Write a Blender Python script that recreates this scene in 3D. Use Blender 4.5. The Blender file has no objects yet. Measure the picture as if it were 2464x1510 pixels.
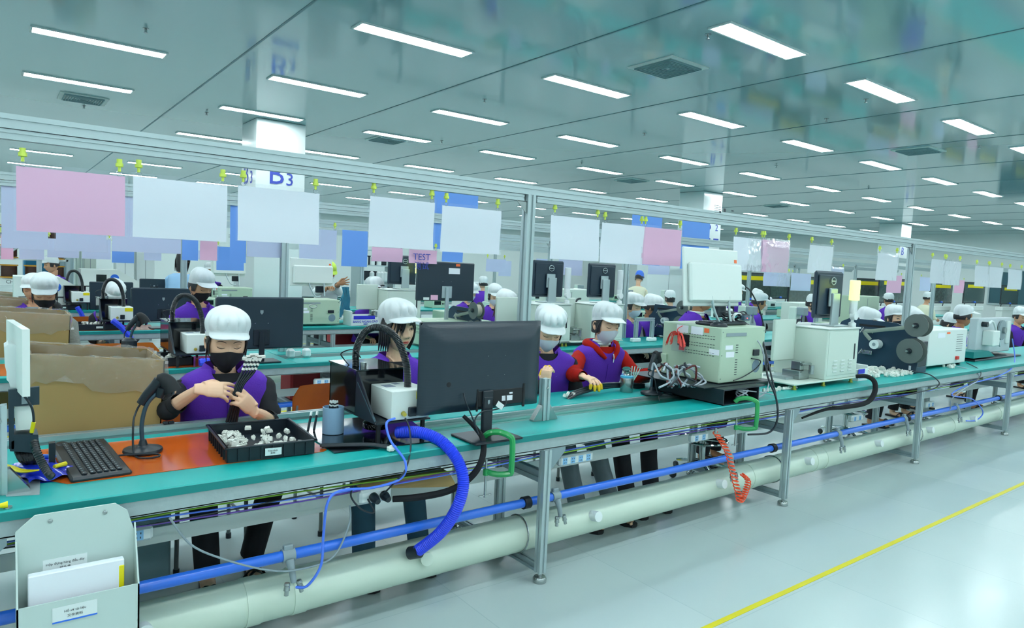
import bpy, math, random
from mathutils import Vector, Matrix, Euler, noise
R = random.Random(7)
sc = bpy.context.scene
C = sc.collection
V = Vector
# ---------------------------------------------------------------- camera, world, exposure
HC = 1.62
YAW, PITCH, ROLL = math.radians(37.344), math.radians(-3.990), math.radians(2.596)
fw = V((math.sin(YAW)*math.cos(PITCH), math.cos(YAW)*math.cos(PITCH), math.sin(PITCH)))
r0 = V((math.cos(YAW), -math.sin(YAW), 0)); u0 = r0.cross(fw)
rt = r0*math.cos(ROLL) + u0*math.sin(ROLL)
up = -r0*math.sin(ROLL) + u0*math.cos(ROLL)
FPX = 1642.48
cam = bpy.data.objects.new('camera', bpy.data.cameras.new('camera'))
C.objects.link(cam)
cam.matrix_world = Matrix(((rt.x, up.x, -fw.x, 0), (rt.y, up.y, -fw.y, 0), (rt.z, up.z, -fw.z, HC), (0, 0, 0, 1)))
cam.data.sensor_width = 36; cam.data.lens = FPX/2464*36; cam.data.clip_start = .05; cam.data.clip_end = 200
sc.camera = cam
w = bpy.data.worlds.new('world'); sc.world = w; w.use_nodes = True
w.node_tree.nodes['Background'].inputs[0].default_value = (.55, .78, .85, 1)
w.node_tree.nodes['Background'].inputs[1].default_value = .3
sc.view_settings.view_transform = 'Standard'; sc.view_settings.look = 'None'
sc.view_settings.exposure = EXPO = 0.0; sc.view_settings.gamma = 1; sc.view_settings.use_curve_mapping = False
cy = sc.cycles
cy.max_bounces = 5; cy.diffuse_bounces = 3; cy.glossy_bounces = 3; cy.transmission_bounces = 3; cy.transparent_max_bounces = 10
cy.caustics_reflective = False; cy.caustics_refractive = False; cy.sample_clamp_indirect = 4
cy.use_adaptive_sampling = True; cy.adaptive_threshold = .03; cy.use_denoising = True
LIGHT = 31.0
LIGHT_COL = (.87, .98, 1.0)

def ray(px, py):
    return rt*((px-1232)/FPX) - up*((py-755)/FPX) + fw
def PY(px, py, Y):
    """the point of the place that lies on the upright plane at depth Y"""
    d = ray(px, py); return V((0, 0, HC)) + d*(Y/d.y)
def PZ(px, py, Z):
    d = ray(px, py); return V((0, 0, HC)) + d*((Z-HC)/d.z)

# ---------------------------------------------------------------- materials
def lin(h):
    c = [int(h[i:i+2], 16)/255 for i in (0, 2, 4)]
    return tuple(x/12.92 if x <= .04045 else ((x+.055)/1.055)**2.4 for x in c) + (1,)
MATS = {}
def mat(name, col, rough=.5, metal=0, bump=0, bscale=40, coat=0, emit=0, alpha=1, var=0, vscale=6, spec=.5, stripes=None):
    if name in MATS: return MATS[name]
    m = bpy.data.materials.new(name); m.use_nodes = True; nt = m.node_tree; b = nt.nodes['Principled BSDF']
    c = lin(col) if isinstance(col, str) else tuple(col)+(1,)
    b.inputs['Base Color'].default_value = c; b.inputs['Roughness'].default_value = rough
    b.inputs['Metallic'].default_value = metal; b.inputs['Coat Weight'].default_value = coat
    b.inputs['Coat Roughness'].default_value = .08
    b.inputs['Specular IOR Level'].default_value = spec
    b.inputs['Alpha'].default_value = alpha
    if emit:
        b.inputs['Emission Color'].default_value = c; b.inputs['Emission Strength'].default_value = emit
    tc = None
    if bump or var or stripes:
        tc = nt.nodes.new('ShaderNodeTexCoord')
    if bump:
        n = nt.nodes.new('ShaderNodeTexNoise'); n.inputs['Scale'].default_value = bscale; n.inputs['Detail'].default_value = 3
        bp = nt.nodes.new('ShaderNodeBump'); bp.inputs['Strength'].default_value = bump; bp.inputs['Distance'].default_value = .01
        nt.links.new(tc.outputs['Object'], n.inputs['Vector']); nt.links.new(n.outputs['Fac'], bp.inputs['Height'])
        nt.links.new(bp.outputs['Normal'], b.inputs['Normal'])
    if var:
        n = nt.nodes.new('ShaderNodeTexNoise'); n.inputs['Scale'].default_value = vscale; n.inputs['Detail'].default_value = 4
        mx = nt.nodes.new('ShaderNodeMix'); mx.data_type = 'RGBA'
        mx.inputs['A'].default_value = tuple(x*(1-var) for x in c[:3])+(1,)
        mx.inputs['B'].default_value = tuple(min(1, x*(1+var)) for x in c[:3])+(1,)
        nt.links.new(tc.outputs['Object'], n.inputs['Vector']); nt.links.new(n.outputs['Fac'], mx.inputs['Factor'])
        nt.links.new(mx.outputs['Result'], b.inputs['Base Color'])
    if stripes:      # (axis, scale, depth): fine moulded ribs
        sx = nt.nodes.new('ShaderNodeTexWave'); sx.bands_direction = stripes[0]; sx.inputs['Scale'].default_value = stripes[1]
        bp = nt.nodes.new('ShaderNodeBump'); bp.inputs['Strength'].default_value = stripes[2]; bp.inputs['Distance'].default_value = .004
        nt.links.new(tc.outputs['Object'], sx.inputs['Vector']); nt.links.new(sx.outputs['Fac'], bp.inputs['Height'])
        nt.links.new(bp.outputs['Normal'], b.inputs['Normal'])
    MATS[name] = m
    return m
def film(name, col, gloss, bump, bscale, opacity=.08, rough=.12, gmul=.5):
    """clear plastic film: mostly see-through, with wrinkled highlights"""
    if name in MATS: return MATS[name]
    m = bpy.data.materials.new(name); m.use_nodes = True; nt = m.node_tree; nt.nodes.clear()
    o = nt.nodes.new('ShaderNodeOutputMaterial'); tr = nt.nodes.new('ShaderNodeBsdfTransparent'); gl = nt.nodes.new('ShaderNodeBsdfGlossy')
    df = nt.nodes.new('ShaderNodeBsdfDiffuse'); df.inputs[0].default_value = lin(col)
    gl.inputs['Roughness'].default_value = rough; gl.inputs[0].default_value = (1, 1, 1, 1)
    a = nt.nodes.new('ShaderNodeMixShader'); a.inputs[0].default_value = opacity
    b = nt.nodes.new('ShaderNodeMixShader')
    fr = nt.nodes.new('ShaderNodeLayerWeight'); fr.inputs[0].default_value = gloss
    tc = nt.nodes.new('ShaderNodeTexCoord'); n = nt.nodes.new('ShaderNodeTexNoise')
    n.inputs['Scale'].default_value = bscale; n.inputs['Detail'].default_value = 2; n.inputs['Distortion'].default_value = 1.5
    bp = nt.nodes.new('ShaderNodeBump'); bp.inputs['Strength'].default_value = bump; bp.inputs['Distance'].default_value = .03
    L = nt.links.new
    L(tc.outputs['Object'], n.inputs['Vector']); L(n.outputs['Fac'], bp.inputs['Height'])
    L(bp.outputs['Normal'], gl.inputs['Normal']); L(bp.outputs['Normal'], fr.inputs['Normal'])
    L(tr.outputs[0], a.inputs[1]); L(df.outputs[0], a.inputs[2]); L(a.outputs[0], b.inputs[1]); L(gl.outputs[0], b.inputs[2])
    mu = nt.nodes.new('ShaderNodeMath'); mu.operation = 'MULTIPLY'; mu.inputs[1].default_value = gmul; L(fr.outputs['Fresnel'], mu.inputs[0]); L(mu.outputs[0], b.inputs[0]); L(b.outputs[0], o.inputs[0])
    MATS[name] = m
    return m

# ---------------------------------------------------------------- mesh builder
class M:
    def __init__(s): s.v = []; s.f = []; s.m = []; s.k = 0
    def mt(s, k): s.k = k; return s
    def add(s, vs, fs):
        o = len(s.v); s.v += [tuple(p) for p in vs]; s.f += [tuple(i+o for i in f) for f in fs]; s.m += [s.k]*len(fs); return s
    def box(s, x0, x1, y0, y1, z0, z1, b=0):
        if x1 < x0: x0, x1 = x1, x0
        if y1 < y0: y0, y1 = y1, y0
        if z1 < z0: z0, z1 = z1, z0
        if not b:
            vs = [(x, y, z) for z in (z0, z1) for y in (y0, y1) for x in (x0, x1)]
            return s.add(vs, [(0, 2, 3, 1), (4, 5, 7, 6), (0, 1, 5, 4), (2, 6, 7, 3), (0, 4, 6, 2), (1, 3, 7, 5)])
        b = min(b, (x1-x0)*.49, (y1-y0)*.49, (z1-z0)*.49)
        vs = []; ix = {}
        for i, x in enumerate((x0, x1)):
            for j, y in enumerate((y0, y1)):
                for k, z in enumerate((z0, z1)):
                    dx, dy, dz = (b, -b)[i], (b, -b)[j], (b, -b)[k]
                    ix[i, j, k] = len(vs); vs += [(x, y+dy, z+dz), (x+dx, y, z+dz), (x+dx, y+dy, z)]
        I = lambda i, j, k, a: ix[i, j, k]+a
        fs = []
        for i in (0, 1):
            q = [I(i, 0, 0, 0), I(i, 0, 1, 0), I(i, 1, 1, 0), I(i, 1, 0, 0)]; fs.append(q if i == 0 else q[::-1])
            q = [I(0, i, 0, 1), I(1, i, 0, 1), I(1, i, 1, 1), I(0, i, 1, 1)]; fs.append(q if i == 0 else q[::-1])
            q = [I(0, 0, i, 2), I(0, 1, i, 2), I(1, 1, i, 2), I(1, 0, i, 2)]; fs.append(q if i == 0 else q[::-1])
        for i in (0, 1):
            for j in (0, 1):
                q = [I(i, j, 0, 0), I(i, j, 0, 1), I(i, j, 1, 1), I(i, j, 1, 0)]; fs.append(q if i == j else q[::-1])
                q = [I(i, 0, j, 2), I(i, 0, j, 0), I(i, 1, j, 0), I(i, 1, j, 2)]; fs.append(q if i == j else q[::-1])
                q = [I(0, i, j, 1), I(0, i, j, 2), I(1, i, j, 2), I(1, i, j, 1)]; fs.append(q if i == j else q[::-1])
        for i in (0, 1):
            for j in (0, 1):
                for k in (0, 1):
                    q = [I(i, j, k, 0), I(i, j, k, 1), I(i, j, k, 2)]; fs.append(q if (i+j+k) % 2 == 0 else q[::-1])
        return s.add(vs, fs)
    def prism(s, poly, vec):
        n = len(poly); vec = V(vec)
        vs = [V(p) for p in poly]+[V(p)+vec for p in poly]
        return s.add(vs, [tuple(range(n))[::-1], tuple(range(n, 2*n))]+[(i, (i+1) % n, n+(i+1) % n, n+i) for i in range(n)])
    def profile(s, a, b, w, h, side=None, slot=.3):
        """slotted aluminium extrusion from a to b, w across, h high"""
        a, b = V(a), V(b); d = (b-a).normalized()
        sd = V(side) if side else (V((0, 0, 1)) if abs(d.z) < .9 else V((1, 0, 0)))
        x = d.cross(sd).normalized(); z = x.cross(d).normalized()
        g = min(w, h)*slot/2; t = min(w, h)*.14
        hw, hh = w/2, h/2
        P = [(-hw, -hh), (-g, -hh), (-g, -hh+t), (g, -hh+t), (g, -hh), (hw, -hh), (hw, -g), (hw-t, -g), (hw-t, g), (hw, g), (hw, hh), (g, hh), (g, hh-t), (-g, hh-t), (-g, hh), (-hw, hh), (-hw, g), (-hw+t, g), (-hw+t, -g), (-hw, -g)]
        return s.prism([a+x*p+z*q for p, q in P], b-a)
    def tube(s, pts, r, n=10, smooth=0, caps=True, sx=1, side=None):
        pts = [V(p) for p in pts]
        rs = list(r) if isinstance(r, (list, tuple)) else [r]*len(pts)
        if smooth: pts, rs = spline(pts, rs, smooth)
        fr = None; vs = []; N = len(pts)
        for i, p in enumerate(pts):
            d = (pts[min(i+1, N-1)]-pts[max(i-1, 0)])
            d = d.normalized() if d.length > 1e-9 else V((0, 0, 1))
            if fr is None:
                ref = V(side) if side else (V((0, 0, 1)) if abs(d.z) < .9 else V((1, 0, 0)))
                fr = (ref - d*ref.dot(d)).normalized()
            else:
                fr = (fr - d*fr.dot(d)); fr = fr.normalized() if fr.length > 1e-6 else V((1, 0, 0))
            b = d.cross(fr)
            for j in range(n):
                t = 2*math.pi*j/n; vs.append(p+(fr*math.cos(t)*sx+b*math.sin(t))*rs[i])
        fs = [(i*n+j, i*n+(j+1) % n, (i+1)*n+(j+1) % n, (i+1)*n+j) for i in range(N-1) for j in range(n)]
        if caps: fs += [tuple(range(n))[::-1], tuple(range((N-1)*n, N*n))]
        return s.add(vs, fs)
    def cyl(s, a, b, r, r2=None, n=16): return s.tube([a, b], [r, r if r2 is None else r2], n)
    def lathe(s, prof, o=(0, 0, 0), ax=(0, 0, 1), n=24):
        ax = V(ax).normalized(); x = ax.orthogonal().normalized(); y = ax.cross(x); o = V(o)
        vs = [o+ax*h+(x*math.cos(2*math.pi*j/n)+y*math.sin(2*math.pi*j/n))*r for r, h in prof for j in range(n)]
        N = len(prof)
        fs = [(i*n+j, i*n+(j+1) % n, (i+1)*n+(j+1) % n, (i+1)*n+j) for i in range(N-1) for j in range(n)]
        fs += [tuple(range(n))[::-1], tuple(range((N-1)*n, N*n))]
        return s.add(vs, fs)
    def ball(s, c, r, n=12, mtx=None):
        c = V(c); r = r if hasattr(r, '__len__') else (r, r, r); m = n//2+1
        vs = []
        for i in range(m+1):
            th = math.pi*i/m
            for j in range(n):
                ph = 2*math.pi*j/n; p = V((r[0]*math.sin(th)*math.cos(ph), r[1]*math.sin(th)*math.sin(ph), r[2]*math.cos(th)))
                if mtx: p = mtx @ p
                vs.append(c+p)
        fs = [(i*n+j, (i+1)*n+j, (i+1)*n+(j+1) % n, i*n+(j+1) % n) for i in range(m) for j in range(n)]
        return s.add(vs, fs)
    def grid(s, fn, nu, nv, cu=False):
        """surface through fn(u, v) with u, v in 0..1; cu joins the first column to the last"""
        W = nu if cu else nu+1
        vs = [fn(i/nu, j/nv) for j in range(nv+1) for i in range(W)]
        fs = [(j*W+i, j*W+(i+1) % W, (j+1)*W+(i+1) % W, (j+1)*W+i) for j in range(nv) for i in range(nu)]
        return s.add(vs, fs)
    def join(s, o, mtx=None, km=None):
        b = len(s.v); s.v += [tuple(mtx @ V(p)) if mtx else p for p in o.v]
        s.f += [tuple(i+b for i in f) for f in o.f]; s.m += [km[k] if km else k for k in o.m]; return s
    def obj(s, name, mats, parent=None, smooth=True, loc=None, rot=None, ang=38):
        me = bpy.data.meshes.new(name); me.from_pydata(s.v, [], s.f)
        mats = mats if isinstance(mats, (list, tuple)) else [mats]
        for m in mats: me.materials.append(m)
        if len(mats) > 1: me.polygons.foreach_set('material_index', s.m)
        if smooth:
            me.polygons.foreach_set('use_smooth', [True]*len(me.polygons))
            try: me.set_sharp_from_angle(angle=math.radians(ang))
            except Exception: pass
        me.validate(); me.update()
        o = bpy.data.objects.new(name, me); C.objects.link(o)
        if loc is not None: o.location = loc
        if rot is not None: o.rotation_euler = rot
        if parent is not None: o.parent = parent
        return o
def spline(pts, rs, k):
    P = []; Q = []; n = len(pts)
    for i in range(n-1):
        a, b, c, d = pts[max(i-1, 0)], pts[i], pts[i+1], pts[min(i+2, n-1)]
        for j in range(k):
            t = j/k; t2 = t*t; t3 = t2*t
            P.append(.5*((2*b)+(c-a)*t+(2*a-5*b+4*c-d)*t2+(3*b-a-3*c+d)*t3)); Q.append(rs[i]+(rs[i+1]-rs[i])*(t*t*(3-2*t)))
    P.append(pts[-1]); Q.append(rs[-1]); return P, Q
def tag(o, label, cat, group=None, kind=None):
    if label: o['label'] = label
    if cat: o['category'] = cat
    if group: o['group'] = group
    if kind: o['kind'] = kind
    return o
def thing(name, label, cat, loc=(0, 0, 0), rz=0, group=None, rot=None):
    o = bpy.data.objects.new(name, None); C.objects.link(o); o.empty_display_size = .05
    o.location = loc; o.rotation_euler = rot if rot else (0, 0, rz)
    return tag(o, label, cat, group)
def struct(name, mb, mats, smooth=False):
    o = mb.obj(name, mats, smooth=smooth); o['kind'] = 'structure'; return o
KIDS = {}
def dup(root, loc=None, rz=None, label=None, group=None, scale=None):
    """a copy of a thing with copies of its parts and sub-parts"""
    def kids(o):
        return list(o.children)
    r = root.copy(); C.objects.link(r)
    if loc is not None: r.location = loc
    if rz is not None: r.rotation_euler = (0, 0, rz)
    if label: r['label'] = label
    if group: r['group'] = group
    if scale: r.scale = (scale,)*3
    for ch in kids(root):
        c = ch.copy(); C.objects.link(c); c.parent = r
        for g in kids(ch):
            d = g.copy(); C.objects.link(d); d.parent = c
    return r
def text(name, body, size, mt, parent, loc, rot, depth=.0006, align='CENTER'):
    cu = bpy.data.curves.new(name, 'FONT'); cu.body = body; cu.size = size; cu.extrude = depth; cu.align_x = align; cu.align_y = 'CENTER'
    cu.resolution_u = 2
    o = bpy.data.objects.new(name+'_src', cu); C.objects.link(o)
    bpy.context.view_layer.update()
    me = bpy.data.meshes.new_from_object(o.evaluated_get(bpy.context.evaluated_depsgraph_get()))
    bpy.data.objects.remove(o); me.materials.clear(); me.materials.append(mt)
    q = bpy.data.objects.new(name, me); C.objects.link(q); q.location = loc; q.rotation_euler = rot
    if parent is not None: q.parent = parent
    return q
FR = (math.pi/2, 0, 0)     # upright, facing the camera's side of the hall

ALU = mat('brushed_aluminium', 'b9c9cc', .34, .55, bump=.03, bscale=90)
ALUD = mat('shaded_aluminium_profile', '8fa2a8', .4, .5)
MATG = mat('green_rubber_mat', '00a39f', .42, bump=.02, bscale=200, var=.06, vscale=3)
LIPG = mat('green_mat_edge', '00807e', .5)
BELT = mat('glossy_green_belt', '0c8f80', .08, coat=.6)
DARKG = mat('galvanised_apron', 'a6b6b8', .45, .35, bump=.15, bscale=60, var=.12, vscale=25)
WHITE = mat('white_plastic', 'e6f0f0', .4)
WPAINT = mat('white_paint', 'e4eeea', .5)
CREAM = mat('cream_enamel', 'd3e2d8', .42)
GREENEN = mat('pale_green_enamel', 'b4cbb4', .45)
GREY = mat('grey_plastic', '8a9aa0', .5)
BLK = mat('black_plastic', '14202a', .38)
BLK2 = mat('matt_black', '0c1218', .6)
BLKG = mat('gloss_black_acrylic', '0a1016', .08, coat=.5)
RUB = mat('black_rubber', '10161c', .5)
BLUEP = mat('blue_air_pipe', '2c6fe0', .3, coat=.2)
BLUEH = mat('blue_hose', '2746e8', .35)
BLUET = mat('light_blue_tube', '4f7cf0', .3)
DUCT = mat('cream_duct', 'd2e2d2', .38)
YEL = mat('yellow_plastic', 'e8d800', .4)
YELG = mat('lime_plastic_clip', 'd6e860', .45)
RED = mat('red_plastic', 'd03028', .45)
ORANGE = mat('orange_mat', 'd8601c', .13, coat=.3)
STEEL = mat('steel', 'a8b0b0', .22, .9)
CHROME = mat('chrome', 'c8d0d0', .1, 1)
PURP = mat('purple_fleece', '6236b4', .85, bump=.2, bscale=150, spec=.2)
PURPD = mat('purple_trim', '46208c', .8, spec=.2)
CAPW = mat('white_cap_cloth', 'dfe8ea', .8, bump=.12, bscale=50, spec=.2)
PAPER = mat('white_paper', 'f2f7ff', .7)
PINK = mat('pink_paper', 'f2bcda', .7)
BLUEPAP = mat('blue_board', '72a4f4', .7)
LILAC = mat('pale_lilac_paper', 'ccd6f4', .7)
INK = mat('blue_ink', '3848a8', .6)
INKD = mat('dark_ink', '303840', .6)
CARD = mat('cardboard', 'a88c58', .75, bump=.1, bscale=30, var=.05, vscale=3)
WOOD = mat('orange_plywood', 'c26a1e', .4, var=.15, vscale=9)
SLEEVE = film('clear_sleeve', 'd6def6', .15, .14, 5, .10, .08, .4)
FILM = film('wrinkled_bag_film', 'f4f8f8', .35, .9, 16, .12, .15, .42)
# ---------------------------------------------------------------- the hall
XW, YW, CH = 33.0, 33.0, 3.85
fl = M().box(-9, XW, -7, YW, -.1, 0)
m = bpy.data.materials.new('vinyl_floor_tiles'); m.use_nodes = True; nt = m.node_tree; b = nt.nodes['Principled BSDF']
tc = nt.nodes.new('ShaderNodeTexCoord'); br = nt.nodes.new('ShaderNodeTexBrick'); br.offset = 0
br.inputs['Scale'].default_value = 1; br.inputs['Brick Width'].default_value = .9; br.inputs['Row Height'].default_value = .9
br.inputs['Mortar Size'].default_value = .003; br.inputs['Mortar Smooth'].default_value = .3
for k, c in (('Color1', 'b2c4c4'), ('Color2', 'b8c9c9'), ('Mortar', 'a9bcbe')): br.inputs[k].default_value = lin(c)
nz = nt.nodes.new('ShaderNodeTexNoise'); nz.inputs['Scale'].default_value = 3; nz.inputs['Detail'].default_value = 5
mr = nt.nodes.new('ShaderNodeMapRange'); mr.inputs[3].default_value = .12; mr.inputs[4].default_value = .3
nt.links.new(tc.outputs['Object'], br.inputs['Vector']); nt.links.new(tc.outputs['Object'], nz.inputs['Vector'])
nt.links.new(br.outputs['Color'], b.inputs['Base Color']); nt.links.new(nz.outputs['Fac'], mr.inputs[0]); nt.links.new(mr.outputs[0], b.inputs['Roughness'])
FLOORM = m
struct('floor', fl, FLOORM)
WALLM = mat('wall_panel_paint', 'e6f0ee', .45, coat=.1)
CEILM = mat('gloss_ceiling_panel', '88b2b8', .09, coat=.5, spec=.8)
struct('ceiling', M().box(-9, XW, -7, YW, CH, CH+.1), CEILM)
struct('wall_back', M().box(-9, XW, YW, YW+.1, 0, CH), WALLM)
struct('wall_right', M().box(XW, XW+.1, -7, YW, 0, CH), WALLM)
struct('wall_left', M().box(-9.1, -9, -7, YW, 0, CH), WALLM)
struct('wall_front', M().box(-9, XW, -7.1, -7, 0, CH), WALLM)
SEAM = mat('ceiling_seam', '4c7880', .4)
sm = M()
for i in range(17): sm.box(-.15+2.4*i-7.2-.012, -.15+2.4*i-7.2+.012, -7, YW, CH-.004, CH+.001)
so = sm.obj('trim_1', SEAM, smooth=False); so['kind'] = 'structure'
YL = mat('yellow_floor_tape', 'd2c800', .4)
for k, (y, wd) in enumerate(((1.82, .03), (3.61, .035), (7.0, .05), (12.4, .06))):
    o = M().box(-9, XW, y, y+wd, 0, .002).obj('floor_marking_tape', YL, smooth=False)
    o['kind'] = 'structure'
# windows of the far right rooms
GLASSD = mat('dark_window_glass', '35606c', .08, coat=.4)
for k, (y0, y1) in enumerate(((2.2, 4.6), (5.0, 7.6), (8.0, 10.6))):
    f = M(); z0, z1 = 1.0, 2.35
    f.box(XW-.06, XW, y0-.06, y0, z0, z1); f.box(XW-.06, XW, y1, y1+.06, z0, z1); f.box(XW-.06, XW, y0-.06, y1+.06, z1, z1+.06); f.box(XW-.06, XW, y0-.06, y1+.06, z0-.06, z0)
    f.box(XW-.05, XW, (y0+y1)/2-.03, (y0+y1)/2+.03, z0, z1)
    g = struct('window_%d' % (k+1), f, ALU)
    M().box(XW-.03, XW-.01, y0, y1, z0, z1).obj('pane', GLASSD, g, smooth=False)
# ---------------------------------------------------------------- columns with their bay signs
def column(X, Y, s, txt, lab, zl, hsz=.5, offs=(-.08, .15), both=True):
    t = thing('column', lab, 'column', (X, Y, 0))
    M().box(-s/2, s/2, -s/2, s/2, 0, CH-.001, .01).obj('shaft', mat('white_column_panel', 'e9f3f3', .25, coat=.3), t)
    INKB = mat('blue_sign_letters', '4657c0', .5)
    for ang, ox, oy in ((0, 0, -s/2-.003), (-math.pi/2, -s/2-.003, 0))[:2 if both else 1]:
        g = M(); rot = (math.pi/2, 0, ang)
        q = text('bay_letter', txt[0], hsz, INKB, t, (ox+(offs[0] if ang == 0 else 0), oy+(.13 if ang else 0), zl), rot, .002)
        q2 = text('bay_number', txt[1], hsz*.6, INKB, t, (ox+(offs[1] if ang == 0 else 0), oy-(.17 if ang else 0), zl-hsz*.13), rot, .002)
        for dx in offs:
            b = M().box(-.11, .11, -.002, .002, -.04, .04)
            b.obj('sign_bar', INKB, t, loc=(ox+(dx if ang == 0 else 0), oy-(dx if ang else 0), zl-.38), rot=(0, 0, ang))
    return t
column(3.85, 12.0, .82, 'B3', 'wide white square column marked B3 rising behind the hanging sheets at left', PY(668, 421, 11.59).z)
column(15.5, 12.0, .82, 'B2', 'white square column marked B2, behind the blue hanging board', PY(1709, 542, 11.59).z, .42, (-.14, .22), False)
column(27.2, 12.0, .82, 'B1', 'white square column marked B1 near the far right wall', PY(2170, 605, 11.59).z, .40, (-.2, .2), False)
# ---------------------------------------------------------------- ceiling lights
XS = [-6.3, -3.9, -1.5, .96, 3.41, 5.80, 8.26, 10.85, 13.43, 16.12, 18.85, 21.6, 24.4, 27.2, 30.0]
YS = [-5.7, -3.3, -.9, 1.5, 3.92, 6.28, 8.85, 11.2, 14.3, 17.2, 20.2, 23.6, 27.1, 30.8]
LAMP = bpy.data.materials.new('lamp_diffuser'); LAMP.use_nodes = True; nt = LAMP.node_tree; nt.nodes.clear()
em = nt.nodes.new('ShaderNodeEmission'); em.inputs[0].default_value = LIGHT_COL+(1,); em.inputs[1].default_value = LIGHT
ou = nt.nodes.new('ShaderNodeOutputMaterial'); nt.links.new(em.outputs[0], ou.inputs[0])
lx, ly = .62, .105
def make_lamp():
    t = thing('ceiling_light', '', 'ceiling light', (0, 0, CH))
    f = M()
    for a in ((-lx-.02, lx+.02, -ly-.02, -ly), (-lx-.02, lx+.02, ly, ly+.02), (-lx-.02, -lx, -ly, ly), (lx, lx+.02, -ly, ly)): f.box(*a, -.015, 0)
    f.obj('frame', WHITE, t, smooth=False)
    M().box(-lx, lx, -ly, ly, -.012, -.002).obj('diffuser', LAMP, t, smooth=False)
    return t
lamp0 = make_lamp(); first = True; cnt = {}; ORD = ['first', 'second', 'third', 'fourth', 'fifth', 'sixth', 'seventh', 'eighth', 'ninth', 'tenth', 'eleventh', 'twelfth', 'thirteenth', 'fourteenth', 'fifteenth']
NAMED = {(5, 4): 'largest glowing ceiling light panel, upper right of the middle', (4, 5): 'ceiling light panel at top centre, right of the wide white column',
 (3, 6): 'long ceiling light panel at the top left corner', (3, 7): 'ceiling light panel at far left, in front of a square air vent', (4, 6): 'ceiling light panel crossing in front of the white B3 column, upper one',
 (4, 7): 'ceiling light panel crossing in front of the white B3 column, lower one', (6, 4): 'ceiling light panel at the upper right beyond the largest one', (5, 5): 'ceiling light panel just left of the big square ceiling vent',
 (6, 5): 'ceiling light panel below the big square ceiling vent', (5, 6): 'ceiling light panel in the middle, above the small vent and aluminium beam', (7, 4): 'ceiling light panel cut by the right edge of the picture'}
for i, x in enumerate(XS):
    for j, y in enumerate(YS):
        if not (i == 3 and j == 8) and not first or first:
            q_ = V((x, y, CH-HC)); w_ = q_.dot(fw); sxp = 1232+FPX*q_.dot(rt)/w_ if w_ > .5 else -9999; syp = 755-FPX*q_.dot(up)/w_ if w_ > .5 else -9999
            seen = -150 < sxp < 2600 and syp > -60
            if seen: cnt[j] = cnt.get(j, 0)+1
            lab = NAMED.get((i, j), 'ceiling light panel, %s from the left in the %s crosswise row from the front' % (ORD[cnt.get(j, 1)-1], ORD[j-4]) if seen else 'white flush ceiling light panel overhead, outside the picture')
            g = 'ceiling light panels' if (i, j) not in NAMED else 'near ceiling light panels'
            if not seen: g = 'ceiling light panels overhead'
            if first:
                lamp0.location = (x, y, CH); lamp0['label'] = lab; lamp0['group'] = g; first = False
            else: dup(lamp0, (x, y, CH), label=lab, group=g)
# air vents, sprinklers
def vent(x, y, lab, s=.31):
    t = thing('ceiling_vent', lab, 'air vent', (x, y, CH))
    f = M().box(-s, s, -s, s, -.012, 0); f.obj('frame', WPAINT, t, smooth=False)
    g = M(); 
    for k in range(7):
        a = s*.82*(1-k*.135); b_ = a-s*.045
        for (x0, x1, y0, y1) in ((-a, a, -a, -b_), (-a, a, b_, a), (-a, -b_, -b_, b_), (b_, a, -b_, b_)): g.box(x0, x1, y0, y1, -.03+k*.001, -.012)
    g.obj('louvre', mat('vent_slat', '6f9298', .5), t, smooth=False)
    return t
for (px, py, lab) in ((1607, 162, 'large square ceiling vent with concentric slats at top centre'), (200, 237, 'square ceiling vent at far left behind a light panel'),
        (932, 336, 'small square ceiling vent left of the middle'), (2210, 362, 'square ceiling vent with red streamer at far right'), (1520, 434, 'small ceiling vent with a streamer, middle distance'), (1868, 495, 'farthest small ceiling vent, right of column B2')):
    q = PZ(px, py, CH); vent(q.x, q.y, lab)
SPR = M(); SPR.lathe([(.03, 0), (.03, -.006), (.008, -.008), (.008, -.04), (.02, -.042), (.02, -.046)], n=12); SPR.box(-.012, -.008, -.002, .002, -.045, -.006); SPR.box(.008, .012, -.002, .002, -.045, -.006)
sp0 = None
for k, (px, py) in enumerate(((351, 68), (202, 254), (1704, 82), (2084, 238), (1551, 320), (1166, 238), (2357, 350), (497, 270), (1868, 398), (2090, 450), (1063, 338), (1400, 390), (1989, 285))):
    q = PZ(px, py, CH)
    if sp0 is None: sp0 = SPR.obj('sprinkler_head', STEEL, loc=q); o = sp0
    else: o = sp0.copy(); C.objects.link(o); o.location = q
    tag(o, 'small steel sprinkler head on the ceiling, '+('above the first light at top left', 'below the far left vent', 'left end of the largest light panel', 'under the upper right light panel', 'mid ceiling right of centre', 'mid ceiling near the centre', 'beside the vent at far right', 'just left of the B3 column', 'above the B2 column', 'in the far right rows', 'near the small vent left of the middle', 'over the aluminium beam by the tall post', 'round one at right')[k], 'sprinkler', 'ceiling sprinklers')
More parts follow.
